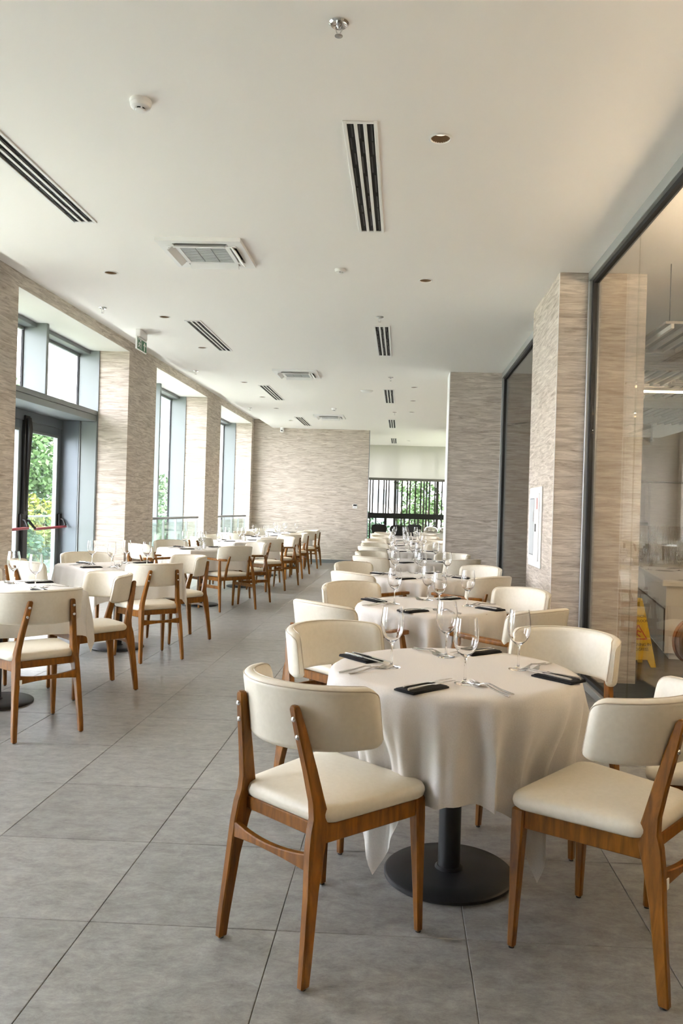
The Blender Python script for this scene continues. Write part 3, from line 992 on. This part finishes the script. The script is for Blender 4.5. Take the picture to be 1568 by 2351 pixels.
def sprinkler(x, y, label):
    t = thing('sprinkler', label, 'sprinkler', (x, y, ZC), 0, 'chrome sprinklers in the ceiling')
    obj('escutcheon', MB().lathe([(.040, 0), (.041, -.004), (.034, -.010), (.024, -.006), (.015, -.004)], 28).mesh('escutcheon', 'chrome'), t)
    obj('body', MB().lathe([(.012, 0), (.012, -.016), (.008, -.020), (.004, -.024)], 16).mesh('body', 'chrome'), t)
    for s in (-1, 1):
        obj('yoke_arm', MB().tube([(s * .011, 0, -.016), (s * .012, 0, -.03), (s * .006, 0, -.046), (0, 0, -.052)], .0025, 6).mesh('yoke_arm', 'chrome'), t)
    obj('deflector', MB().lathe([(.001, -.0515), (.016, -.052), (.0165, -.0545), (.001, -.055)], 20).mesh('deflector', 'chrome'), t)


for k, (x, y) in enumerate([(-.31, 3.175), (-.277, 7.99), (-.215, 11.6), (-.193, 15.69)]):
    sprinkler(x, y, 'chrome fire sprinkler, %s in the middle of the ceiling' % rows(4)[k])
for k, (x, y) in enumerate([(-3.076, 7.85), (-3.07, 11.43), (-3.074, 15.57)]):
    sprinkler(x, y, 'chrome fire sprinkler, %s along the window side' % rows(3)[k])


def detector(x, y, label, r=.052, h=.055):
    t = thing('smoke_detector', label, 'detector', (x, y, ZC), 0, 'smoke detectors on the ceiling')
    obj('base', MB().lathe([(r, 0), (r * 1.02, -.004), (r, -h * .35)], 32).mesh('base', 'white_plastic'), t)
    obj('housing', MB().lathe([(r * .98, -h * .34), (r * .9, -h * .62), (r * .6, -h * .72)], 32).mesh('housing', 'white_plastic'), t)
    obj('sensor_gap', MB().lathe([(r * .45, -h * .70), (r * .45, -h * .86)], 24).mesh('sensor_gap', 'dark_gap'), t)
    for k in range(6):
        a = k * math.pi / 3
        obj('rib', MB().box((r * .50 * math.cos(a), r * .50 * math.sin(a), -h * .78), (.007, .007, h * .2)).mesh('rib', 'white_plastic'), t)
    obj('cap', MB().lathe([(r * .52, -h * .86), (r * .46, -h * .95), (r * .2, -h), (.001, -h)], 24).mesh('cap', 'white_plastic'), t)


detector(-1.331, 3.80, 'white smoke detector nearest to the camera on the ceiling')
detector(-1.372, 15.31, 'small white smoke detector far back near the last air conditioner', .05, .06)
detector(-.56, 6.44, 'white half-round detector between the two downlight rows', .045, .035)
t = thing('ceiling_speaker', 'round white ceiling dome far back beside the middle vents', 'ceiling dome', (-.63, 12.97, ZC))
obj('rim', MB().lathe([(.105, 0), (.105, -.006), (.095, -.012)], 36).mesh('rim', 'white_plastic'), t)
obj('dome', MB().lathe([(.095, -.012), (.08, -.024), (.04, -.033), (.001, -.035)], 36).mesh('dome', 'white_plastic'), t)


def air_conditioner(x0, y0, label, s=.637):
    t = thing('air_conditioner', label, 'air conditioner', (x0 + s / 2, y0 + s / 2, ZC), 0, 'ceiling cassette air conditioners')
    h = s / 2
    g = .175
    obj('panel', MB().bb(-h, h, -h, -g - .085, -.028, 0).bb(-h, h, g + .085, h, -.028, 0).bb(-h, -g - .085, -g - .085, g + .085, -.028, 0).bb(g + .085, h, -g - .085, g + .085, -.028, 0)
        .bb(-g - .085, g + .085, -g - .03, -g, -.030, 0).bb(-g - .085, g + .085, g, g + .03, -.030, 0).bb(-g - .03, -g, -g, g, -.030, 0).bb(g, g + .03, -g, g, -.030, 0)
        .bb(-g - .085, -g - .03, -g - .085, -g - .03, -.028, 0).bb(g + .03, g + .085, -g - .085, -g - .03, -.028, 0).bb(-g - .085, -g - .03, g + .03, g + .085, -.028, 0).bb(g + .03, g + .085, g + .03, g + .085, -.028, 0).mesh('panel', 'white_plastic', smooth=0), t)
    obj('outlet_backing', MB().bb(-g - .085, g + .085, -g - .085, -g - .03, -.004, 0).bb(-g - .085, g + .085, g + .03, g + .085, -.004, 0).bb(-g - .085, -g - .03, -g, g, -.004, 0).bb(g + .03, g + .085, -g, g, -.004, 0).mesh('outlet_backing', 'dark_gap', smooth=0), t)
    for k in range(3):
        w_ = 2 * g / 3
        gr = obj('grille', MB().bb(-g + k * w_ + .003, -g + (k + 1) * w_ - .003, -g, g, -.026, -.006).mesh('grille', 'grille', smooth=0), t)
        sl = MB()
        for q in range(14):
            yy = -g + .012 + q * (2 * g - .024) / 13
            sl.bb(-g + k * w_ + .006, -g + (k + 1) * w_ - .006, yy - .003, yy + .003, -.0285, -.026)
        o = obj('grille_slats', sl.mesh('grille_slats', 'grille', smooth=0), gr)
        o['kind'] = 'stuff'
    for k in range(4):
        rot = Matrix.Rotation(k * math.pi / 2, 4, 'Z')
        m2 = rot @ Matrix.Translation((0, -g - .058, -.034)) @ Matrix.Rotation(R(42), 4, 'X')
        fl = obj('louvre', MB().bb(-g - .02, g + .02, -.036, .030, -.004, .004, m2).mesh('louvre', 'white_plastic', bevel=.003), t)
    return t


air_conditioner(-1.877, 5.73, 'white four-way cassette air conditioner, the nearest of three')
air_conditioner(-1.90, 11.13, 'white four-way cassette air conditioner, the middle of three')
air_conditioner(-1.90, 16.36, 'white four-way cassette air conditioner, the farthest of three')

# ---- exit sign hanging near the window wall
t = thing('exit_sign', 'green exit sign with running figure and arrow hanging from the ceiling', 'exit sign', (-3.03, 8.90, ZC), R(90))
t.scale = (1.32, 1.32, 1.12)
obj('housing', MB().bb(-.095, .095, -.022, .022, -.075, 0).mesh('housing', 'white_plastic', bevel=.004), t)
obj('frame', MB().bb(-.128, .128, -.006, .006, -.205, -.075).mesh('frame', 'white_print', bevel=.002), t)
for sgn in (-1, 1):
    pl = obj('legend', MB().bb(-.118, .118, sgn * .006, sgn * .0075, -.196, -.092).mesh('legend', 'green', smooth=0), t)
    yy = (sgn * .0075, sgn * .0085)
    man = MB()

    def strip(pts, w_=.006):
        for (xa, za), (xb, zb) in zip(pts, pts[1:]):
            d = Vector((xb - xa, zb - za)).normalized() * w_
            p = [(xa - d.y, za + d.x), (xb - d.y, zb + d.x), (xb + d.y, zb - d.x), (xa + d.y, za - d.x)]
            man.prism(p, 'y', *yy)
    strip([(-.058, -.125), (-.064, -.152)], .009)
    strip([(-.064, -.150), (-.048, -.165), (-.052, -.187)], .0055)
    strip([(-.064, -.150), (-.076, -.170), (-.094, -.172)], .0055)
    strip([(-.056, -.128), (-.040, -.142), (-.028, -.136)], .004)
    strip([(-.060, -.128), (-.078, -.136), (-.084, -.150)], .004)
    man.prism([(-.050 + .010 * math.cos(a * .524), -.112 + .010 * math.sin(a * .524)) for a in range(12)], 'y', *yy)
    strip([(-.105, -.100), (-.018, -.100)], .003); strip([(-.018, -.100), (-.018, -.190)], .003); strip([(-.105, -.100), (-.105, -.190)], .003)
    obj('running_figure', man.mesh('running_figure', 'white_print', smooth=0), pl)
    ar = MB().prism([(.055, -.190), (.075, -.190), (.075, -.140), (.098, -.140), (.065, -.100), (.032, -.140), (.055, -.140)], 'y', *yy)
    obj('arrow', ar.mesh('arrow', 'white_print', smooth=0), pl)

# ---- dome camera and thermostat on the far wall
t = thing('security_camera', 'white security camera with black lens at the top of far wall', 'camera', (-3.0, YF - .10, ZC), 0)
obj('bracket', MB().lathe([(.05, 0), (.05, -.03), (.035, -.045)], 20).mesh('bracket', 'white_plastic'), t)
obj('ball', MB().lathe([(.001, -.03), (.04, -.04), (.055, -.075), (.04, -.11), (.001, -.122)], 20).mesh('ball', 'white_plastic'), t)
obj('lens', MB().lathe([(.001, 0), (.022, .002), (.022, .02)], 16, (0, -.05, -.09)).mesh('lens', 'black'), t)
t = thing('thermostat', 'small white thermostat with dark display on the far wall', 'thermostat', (-1.149, YF - .014, 1.42))
obj('case', MB().bb(-.055, .055, 0, .013, -.055, .055).mesh('case', 'white_plastic', bevel=.006), t)
obj('display', MB().bb(-.042, .042, -.002, .0, .005, .045).mesh('display', 'black', bevel=.001), t)
obj('button_row', MB().bb(-.03, .03, -.002, 0, -.03, -.018).mesh('button_row', 'grille', bevel=.001), t)

# ---- hose cabinet on the side face of the right pillar
t = thing('fire_hose_cabinet', 'white fire hose cabinet with glass window on the lit pillar', 'cabinet', (1.225, 7.17, 1.23))
obj('frame', MB().bb(-.018, .0, -.30, .30, -.36, .36).mesh('frame', 'white_plastic', bevel=.006), t)
dr = obj('door', MB().bb(-.030, -.018, -.245, .245, -.30, .30).mesh('door', 'white_paint', bevel=.003), t)
obj('door_glass', MB().bb(-.0315, -.030, -.03, .175, -.245, .25).mesh('door_glass', 'grille', smooth=0), dr)
obj('door_reveal', MB().bb(-.031, -.0302, -.04, .185, -.255, .26).mesh('door_reveal', 'alu_dark', smooth=0), dr)
obj('latch', MB().bb(-.038, -.030, -.10, -.05, .05, .14).mesh('latch', 'chrome', bevel=.003), dr)
obj('lock', MB().bb(-.036, -.030, -.15, -.115, -.04, .03).mesh('lock', 'black', bevel=.003), dr)
obj('sticker', MB().bb(-.0305, -.030, -.20, -.16, .16, .26).mesh('sticker', 'red_print', smooth=0), dr)


# ---- handrails with glass panels in the two far openings
def handrail(y0, y1, label):
    x = -3.80
    t = thing('window_railing', label, 'railing', (x, (y0 + y1) / 2, 0), 0, 'glass railings in front of the tall windows')
    L_ = (y1 - y0) / 2
    obj('handrail', MB().tube([(0, -L_, 1.11), (0, L_, 1.11)], .021, 12).mesh('handrail', 'alu_dark'), t)
    n = 5
    for k in range(n):
        yy = -L_ + .08 + k * (2 * L_ - .16) / (n - 1)
        obj('post', MB().bb(-.02, .02, yy - .008, yy + .008, .02, 1.075).bb(-.006, .006, yy - .006, yy + .006, 1.07, 1.095).bb(-.045, .045, yy - .03, yy + .03, 0, .02).mesh('post', 'frame_grey', bevel=.002), t)
        if k < n - 1:
            y2 = -L_ + .08 + (k + 1) * (2 * L_ - .16) / (n - 1)
            obj('glass_panel', MB().bb(-.005, .005, yy + .03, y2 - .03, .09, 1.04).mesh('glass_panel', 'rail_pane', smooth=0), t)
    return t


handrail(11.70, 14.55, 'glass railing with steel handrail in the middle window opening')
handrail(15.90, 19.05, 'glass railing with steel handrail in the farthest window opening')

# ================================================================== BEYOND THE FAR OPENING
rs = thing('rod_screen', 'screen of dark vertical rods in front of the rear window', 'screen', (0, YWIN - .12, 0))
rx = random.Random(4)
x = -1.6
step = [.09, .16, .05, .04, .12, .16, .08, .17, .16, .07, .08, .17, .04, .05, .13, .16, .08, .16, .16, .09, .08]
i = 0
top_pts, low_pts = [], []
while x < 1.9:
    top_pts.append(x); x += step[i % len(step)] * 1.02; i += 1
for xx in top_pts:
    obj('rod', MB().bb(xx - .020, xx + .020, -.015, .015, 1.25, 3.2).mesh('rod', 'rod', smooth=0), rs)
    xl = xx + rx.choice((-.06, 0, 0, .05))
    obj('rod', MB().bb(xl - .020, xl + .020, -.015, .015, .18, 1.115).mesh('rod', 'rod', smooth=0), rs)
obj('clamp_bar', MB().bb(-1.7, 2.0, -.018, .018, 1.10, 1.26).mesh('clamp_bar', 'black_metal', bevel=.003), rs)
t = thing('roller_blind', 'white roller blind half lowered over the rear window', 'blind', (.5, YWIN - .25, 2.28))
obj('fabric', MB().bb(-3.2, 2.6, -.003, .003, .04, ZC - 2.28).mesh('fabric', 'blind', smooth=0), t)
obj('bottom_rail', MB().bb(-3.2, 2.6, -.018, .018, -.035, .04).mesh('bottom_rail', 'blind_dark', bevel=.005), t)


def banquet_chair_mesh():
    N_ = 24
    out = []
    for i in range(N_ + 1):
        a = math.pi * i / N_
        out.append((.21 * math.cos(a) * (1.0), .80 + .15 * math.sin(a)))
    poly = [(.15, .50)] + out + [(-.15, .50)]
    return poly


def banquet_chair(x, y, rz, label):
    t = thing('banquet_chair', label, 'chair', (x, y, 0), rz, 'black banquet chairs beyond the far opening')
    back = MB()
    outer = [(.14, .48), (.15, .55), (.19, .72), (.215, .85), (.20, .92), (.15, .95), (.055, .955)]
    L_ = outer + [(.055, .925), (-.055, .925)] + [(-a, b) for a, b in reversed(outer)]
    back.prism(L_, 'y', -.235, -.195)
    back.prism([(.055, .925), (.05, .945), (-.05, .945), (-.055, .925)], 'y', -.235, -.23)
    obj('backrest', back.mesh('backrest', 'black', smooth=0), t)
    obj('handle', MB().tube([(.06, -.215, .945), (.03, -.215, .957), (-.03, -.215, .957), (-.06, -.215, .945)], .011, 8).mesh('handle', 'black'), t)
    obj('seat', seat_mesh(.21, .19, .22, -.2, .42, .475), t).data.materials[0] = M['black']
    for sx in (-1, 1):
        obj('leg', MB().tube([(sx * .19, .19, .42), (sx * .20, .21, 0)], .012, 8).mesh('leg', 'black_metal'), t)
        obj('leg', MB().tube([(sx * .14, -.21, .52), (sx * .17, -.20, .42), (sx * .19, -.25, 0)], .012, 8).mesh('leg', 'black_metal'), t)


banquet_chair(-.61, 21.2, R(175), 'black banquet chair at the left edge of the far opening')
banquet_chair(-.06, 20.6, R(185), 'black banquet chair in the middle of the far opening')
banquet_chair(.42, 22.6, R(190), 'black banquet chair left of the steel chafing dishes')
t = thing('buffet_table', 'white clothed buffet table under the chafing dishes', 'table', (1.3, 21.2, 0))
obj('skirt', MB().bb(-.95, .95, -.38, .38, .02, .745).mesh('skirt', 'cloth', bevel=.01), t)
obj('table_top', MB().bb(-.97, .97, -.40, .40, .745, .765).mesh('table_top', 'cloth', bevel=.006), t)
for k in range(3):
    t = thing('chafing_dish', ['polished steel chafing dish, left of three on the buffet', 'polished steel chafing dish, middle of three on the buffet', 'polished steel chafing dish, right of three on the buffet'][k], 'chafing dish', (.80 + k * .40, 21.05, .766), 0, 'chafing dishes on the buffet')
    obj('pan', MB().lathe([(.15, .01), (.17, .04), (.175, .07)], 24).mesh('pan', 'steel'), t)
    lid = obj('lid', MB().lathe([(.178, .07), (.175, .10), (.15, .145), (.09, .172), (.001, .18)], 24).mesh('lid', 'steel'), t)
    obj('lid_handle', MB().tube([(-.05, 0, .175), (-.04, 0, .20), (.04, 0, .20), (.05, 0, .175)], .006, 6).mesh('lid_handle', 'chrome'), lid)
    for s in range(4):
        a = R(45 + 90 * s)
        obj('leg', MB().tube([(.15 * math.cos(a), .15 * math.sin(a), .03), (.165 * math.cos(a), .165 * math.sin(a), 0)], .008, 6).mesh('leg', 'chrome'), t)

# ================================================================== THE SIDE ROOM BEHIND THE GLASS
# suspended slat panels, alternating direction
bay = .90
for j in range(7):
    for i in range(3):
        x0, y0 = 1.98 + i * bay, 6.10 + j * bay
        t = thing('slatted_ceiling_panel', 'white slatted ceiling panel, %s row back and %s from the glass partition' % (ORD[j], ORD[i]), 'ceiling panel', (x0 + bay / 2, y0 + bay / 2, 2.80), 0, 'slatted ceiling panels of the side room')
        along_y = (i + j) % 2 == 0
        h = bay / 2
        obj('backing', MB().bb(-h + .004, h - .004, -h + .004, h - .004, .035, .055).mesh('backing', 'slat_back', smooth=0), t)
        for q in range(8):
            p = -h + (q + .5) * bay / 8
            b_ = (p - .011, p + .011, -h + .004, h - .004) if along_y else (-h + .004, h - .004, p - .011, p + .011)
            obj('slat', MB().bb(*b_, 0, .035).mesh('slat', 'slat', smooth=0), t)
        for sx, sy in ((-1, -1), (1, 1)):
            obj('hanger', MB().tube([(sx * h * .9, sy * h * .9, .055), (sx * h * .9, sy * h * .9, ZC - 2.80)], .004, 6).mesh('hanger', 'black_metal'), t)
for k, (x0, y0) in enumerate([(3.25, 8.75), (3.0, 4.4), (6.0, 6.5), (3.0, 1.9), (3.0, -.6)]):  # only the first is in view, the others are added fill
    t = thing('strip_light', 'warm glowing strip light under the slatted ceiling, %s' % ['the one above the white counter', 'unseen fill near the glass partition', 'unseen fill at the far side', 'unseen fill farther back in the room', 'unseen fill behind the camera'][k], 'light', (x0, y0, 2.72), 0, 'warm strip lights of the side room')
    obj('housing', MB().bb(-.75, .75, -.04, .04, .02, .05).mesh('housing', 'slat', bevel=.003), t)
    obj('diffuser', MB().bb(-.74, .74, -.032, .032, .005, .02).mesh('diffuser', 'strip_glow', smooth=0), t)
    if k:
        obj('fill_uplight', MB().bb(-.74, .74, -.036, .036, .05, .056).mesh('fill_uplight', 'fill_glow', smooth=0), t)  # added uplight that brightens the ceilings
    obj('cable', MB().tube([(0, 0, .05), (0, 0, .079 if k in (0, 2) else ZC - 2.72)], .003, 6).mesh('cable', 'black_metal'), t)

# white buffet counter
ct = thing('buffet_counter', 'white buffet counter with black-lined frosted panel behind the glass', 'counter', (3.03, 8.85, 0), R(-10.5))
obj('body', MB().bb(-.25, .45, -1.35, 1.35, .06, .70).mesh('body', 'counter', bevel=.004), ct)
obj('plinth', MB().bb(-.20, .40, -1.30, 1.30, 0, .06).mesh('plinth', 'white_plastic'), ct)
obj('worktop', MB().bb(-.29, .49, -1.40, 1.40, .70, .76).mesh('worktop', 'counter', bevel=.006), ct)
obj('panel', MB().bb(-.256, -.25, -1.30, 1.20, .08, .465).mesh('panel', 'counter_panel', smooth=0), ct)
for q, b_ in enumerate([(-1.32, 1.22, .465, .480), (-1.32, -1.305, .07, .465), (1.20, 1.215, .07, .465)]):
    obj('groove_line', MB().bb(-.259, -.25, *b_).mesh('groove_line', 'black', smooth=0), ct)
for k, (x, y) in enumerate([(2.95, 7.75), (3.02, 8.05), (3.05, 8.45), (3.12, 8.9)]):
    o = obj('wine_glass', glass_me, None, (x, y, .7605))
    tag(o, 'wine glass on the white counter behind the partition, %s from the near end' % ORD[k], 'glass', 'wine glasses on the white counter')


# wet floor sign
def text_mesh(s, size, m, depth=.001):
    cu = bpy.data.curves.new('text', 'FONT')
    cu.body = s; cu.size = size; cu.align_x = 'CENTER'; cu.align_y = 'CENTER'; cu.extrude = depth; cu.resolution_u = 3
    o = bpy.data.objects.new('text', cu); COL.objects.link(o)
    d = bpy.context.evaluated_depsgraph_get()
    me = bpy.data.meshes.new_from_object(o.evaluated_get(d))
    bpy.data.objects.remove(o, do_unlink=True)
    me.materials.clear(); me.materials.append(M[m])
    me.transform(Matrix.Rotation(R(90), 4, 'X'))
    return me


ws_ = thing('wet_floor_sign', 'yellow folding wet floor sign standing behind the glass partition', 'sign', (2.15, 7.22, 0), R(12))
for s in (-1, 1):
    mt = Matrix.Translation((0, s * .012, .61)) @ Matrix.Rotation(R(-s * 10), 4, 'X')
    mt = Matrix.Translation((0, s * .012, .61)) @ Matrix.Rotation(R(s * 10), 4, 'X')
    pb = MB()
    for poly in ([(-.055, 0), (.055, 0), (.062, -.035), (-.062, -.035)], [(-.062, -.035), (-.03, -.035), (-.03, -.085), (-.072, -.085)], [(.03, -.035), (.062, -.035), (.072, -.085), (.03, -.085)],
                 [(-.072, -.085), (.072, -.085), (.142, -.55), (-.142, -.55)], [(-.142, -.55), (-.07, -.55), (-.10, -.618), (-.150, -.618)], [(.07, -.55), (.142, -.55), (.150, -.618), (.10, -.618)]):
        pb.loft([[mt @ Vector((a, -.006, c)) for a, c in poly], [mt @ Vector((a, .006, c)) for a, c in poly]])
    leaf = obj('sign_leaf', pb.mesh('sign_leaf', 'yellow', smooth=0, bevel=.0015), ws_)
    if s < 0:
        for txt, z_, sz in (('CAUTION', -.165, .034), ('WET FLOOR', -.205, .034), ('CLEANING IN', -.415, .036), ('PROGRESS', -.458, .036)):
            me = text_mesh(txt, sz, 'black_print')
            me.transform(mt @ Matrix.Translation((0, -.0075, z_)))
            obj('lettering', me, leaf)
        tri = MB()
        for p, q in (((-.075, -.365), (0, -.24)), ((0, -.24), (.075, -.365)), ((.075, -.365), (-.075, -.365))):
            d = Vector((q[0] - p[0], q[1] - p[1])).normalized() * .005
            poly = [(p[0] - d.y, p[1] + d.x), (q[0] - d.y, q[1] + d.x), (q[0] + d.y, q[1] - d.x), (p[0] + d.y, p[1] - d.x)]
            tri.loft([[mt @ Vector((a, -.0085, c)) for a, c in poly], [mt @ Vector((a, -.006, c)) for a, c in poly]])
        for p, q in (((-.01, -.285), (-.02, -.32)), ((-.02, -.32), (.015, -.345)), ((-.02, -.32), (-.045, -.345)), ((-.01, -.29), (.025, -.305))):
            d = Vector((q[0] - p[0], q[1] - p[1])).normalized() * .006
            poly = [(p[0] - d.y, p[1] + d.x), (q[0] - d.y, q[1] + d.x), (q[0] + d.y, q[1] - d.x), (p[0] + d.y, p[1] - d.x)]
            tri.loft([[mt @ Vector((a, -.0085, c)) for a, c in poly], [mt @ Vector((a, -.006, c)) for a, c in poly]])
        obj('warning_triangle', tri.mesh('warning_triangle', 'red_print', smooth=0), leaf)

# copper rimmed barrel on a grey stand
t = thing('copper_barrel', 'brown wooden drum with copper rim on a grey stand behind the glass', 'barrel', (2.33, 6.02, 0), R(20))
d_me = MB().lathe([(.16, -.16), (.185, -.06), (.185, .06), (.16, .16)], 28).mesh('drum', 'barrel_wood')
for s in (0, 1):
    pass
d_me.transform(Matrix.Translation((0, 0, .40)) @ Matrix.Rotation(R(90), 4, 'X'))
obj('drum', d_me, t)
for yy in (-.155, .155):
    r_me = MB().lathe([(.160, -.014), (.176, -.014), (.176, .014), (.160, .014), (.150, 0)], 28, cap=False).mesh('rim', 'copper')
    r_me.transform(Matrix.Translation((0, yy, .40)) @ Matrix.Rotation(R(90), 4, 'X'))
    obj('rim', r_me, t)
obj('stand', MB().rect_loft([(0, 0, 0, .17, .13), (0, 0, .03, .17, .13), (0, 0, .20, .11, .09), (0, 0, .24, .13, .10)]).mesh('stand', 'alu', bevel=.006), t)

# side room string curtain and blinds
st = MB()
for k in range(150):
    xx = 3.2 + k * .021
    st.bb(xx - .003, xx + .003, 12.6, 12.606, .02, 1.22)
o = obj('string_curtain', st.mesh('string_curtain', 'string', smooth=0))
tag(o, 'brown string curtain hanging below the side room window', 'curtain', kind='stuff')
st = MB()
for k in range(120):
    yy = 7.75 + k * .027
    st.bb(2.05, 2.056, yy - .006, yy + .006, .02, ZC)
o = obj('string_curtain', st.mesh('string_curtain', 'string', smooth=0))
tag(o, 'dense brown string curtain behind the narrow glass partition', 'curtain', kind='stuff')
t = thing('vertical_blind', 'white vertical blind strips across the side room window', 'blind', (4.47, 14.42, 1.26))
xs = -.86
rb = random.Random(9)
while xs < .8:
    w_ = rb.uniform(.05, .09)
    obj('strip', MB().bb(xs, xs + w_, -.004, .004, .04, .72).mesh('strip', 'blind', smooth=0), t)
    xs += w_ + rb.uniform(.05, .14)
t = thing('roller_blind', 'pale roller blind covering the upper side room window', 'blind', (4.47, 14.40, 1.98))
obj('fabric', MB().bb(-.92, .92, -.003, .003, .03, .68).mesh('fabric', 'blind', smooth=0), t)
obj('bottom_rail', MB().bb(-.92, .92, -.014, .014, 0, .03).mesh('bottom_rail', 'blind_dark', bevel=.004), t)

# ================================================================== OUTSIDE
struct('floor_balcony', box_mesh('floor_balcony', 'concrete', -6.6, -4.42, 0, 22, -.25, -.03))
t = thing('balcony_balustrade', 'glass balustrade with pale top rail along the balcony outside', 'railing', (-6.45, 11, -.03))
obj('top_rail', MB().bb(-.03, .03, -11, 11, 1.07, 1.10).mesh('top_rail', 'alu', bevel=.004), t)
for k in range(11):
    y0 = -11 + 2 * k
    obj('glass_panel', MB().bb(-.006, .006, y0 + .03, y0 + 1.97, .04, 1.07).mesh('glass_panel', 'rail_pane', smooth=0), t)
    if k % 5 == 0:
        obj('post', MB().bb(-.02, .02, y0 - .02, y0 + .02, 0, 1.07).mesh('post', 'alu', bevel=.003), t)
struct('ground', box_mesh('ground', 'ground', -150, 150, -60, 220, -5.0, -4.6))


def tree(x, y, z0, top, rad, m, n, label, seed, leaf=.16):
    rn = random.Random(seed)
    t = thing('tree', label, 'tree', (x, y, z0), 0, 'trees outside the windows')
    H_ = top - z0
    tr = MB().tube([(0, 0, 0), (.05, .05, H_ * .25), (-.05, .1, H_ * .5), (.1, 0, H_ * .8)], [.16, .13, .09, .03], 8)
    for k in range(5):
        a = rn.uniform(0, 6.28); b = H_ * rn.uniform(.35, .6)
        tr.tube([(0, 0, b), (rad * .4 * math.cos(a), rad * .4 * math.sin(a), b + H_ * .12), (rad * .75 * math.cos(a), rad * .75 * math.sin(a), b + H_ * .25)], [.06, .045, .015], 6)
    obj('trunk', tr.mesh('trunk', 'bark'), t)
    fo = MB()
    blobs = []
    for k in range(16):
        a = rn.uniform(0, 6.28); q = rad * rn.uniform(.15, .75)
        blobs.append((q * math.cos(a), q * math.sin(a), H_ * rn.uniform(.38, .95), rad * rn.uniform(.3, .48)))
    for k in range(n):
        bx_, by_, bz_, br = rn.choice(blobs)
        d = Vector((rn.gauss(0, 1), rn.gauss(0, 1), rn.gauss(0, 1))).normalized() * br * rn.uniform(.75, 1.05)
        p = Vector((bx_, by_, bz_)) + d
        a1 = Vector((rn.gauss(0, 1), rn.gauss(0, 1), rn.gauss(0, .6))).normalized()
        a2 = a1.cross(Vector((rn.gauss(0, 1), rn.gauss(0, 1), rn.gauss(0, 1)))).normalized()
        s = leaf * rn.uniform(.6, 1.3)
        fo.add([p - a1 * s * .5, p + a2 * s * .28 , p + a1 * s * .5, p - a2 * s * .28], [(0, 1, 2, 3)])
    me = bpy.data.meshes.new('foliage')
    me.from_pydata([tuple(v) for v in fo.v], [], fo.f)
    me.materials.append(M[m])
    o = obj('foliage', me, t)
    o['kind'] = 'stuff'
    return t


tree(-11.4, 22.5, -4.6, 4.1, 3.4, 'leaf', 20000, 'tall pale green tree seen through the balcony door', 1, .19)
tree(-9.4, 19.0, -4.6, 1.45, 1.7, 'leaf_yellow', 8000, 'yellow-green bush below the tall tree at the balcony door', 2, .14)
tree(-8.3, 15.6, -4.6, .75, 1.6, 'leaf_dark', 8000, 'dark green bush just outside the balcony balustrade', 3, .13)
tree(-12.2, 38, -4.6, 2.8, 2.6, 'leaf', 7000, 'light green tree seen through the middle window', 4, .2)
tree(-18.0, 33.5, -4.6, 4.6, 4.4, 'leaf_dark', 14000, 'large dark green tree behind the balcony door', 5, .26)
tree(.75, 32.0, -4.6, 3.1, 1.7, 'leaf', 6000, 'green tree behind the rods of the rear window', 6, .17)
tree(-1.9, 37.0, -4.6, 1.5, 1.8, 'leaf_dark', 5000, 'low green bush left behind the rear window', 7, .18)
tree(3.4, 29.0, -4.6, 1.2, 1.4, 'leaf_yellow', 4000, 'low bush right behind the rear window', 8, .15)


def building(x, y, w_, d_, h_, m, label, nx, nz, z0=-4.6, wm='window_dark'):
    t = thing('building', label, 'building', (x, y, z0))
    obj('walls', MB().bb(-w_ / 2, w_ / 2, 0, d_, 0, h_).mesh('walls', m, smooth=0), t)
    obj('parapet', MB().bb(-w_ / 2 - .2, w_ / 2 + .2, -.2, d_ + .2, h_, h_ + .5).mesh('parapet', 'concrete', smooth=0), t)
    wme = MB().bb(-.5, .5, -.08, .02, -.5, .5).mesh('window', wm, smooth=0)
    for i in range(nx):
        for j in range(nz):
            xx = -w_ / 2 + (i + .5) * w_ / nx
            zz = (j + .5) * h_ / nz
            o = obj('window', wme, t, (xx, 0, zz))
            o.scale = (w_ / nx * .62, 1, h_ / nz * .55)
    return t


building(-31, 66, 16, 8, 13.8, 'facade_white', 'pale white building seen above the balcony door', 7, 6)
building(-17.5, 60, 7, 8, 24, 'facade_blue', 'blue glass tower seen through the middle window', 6, 12, wm='concrete')
building(-2.5, 60, 10, 8, 12, 'facade_white', 'pale building behind the rear window', 6, 6)
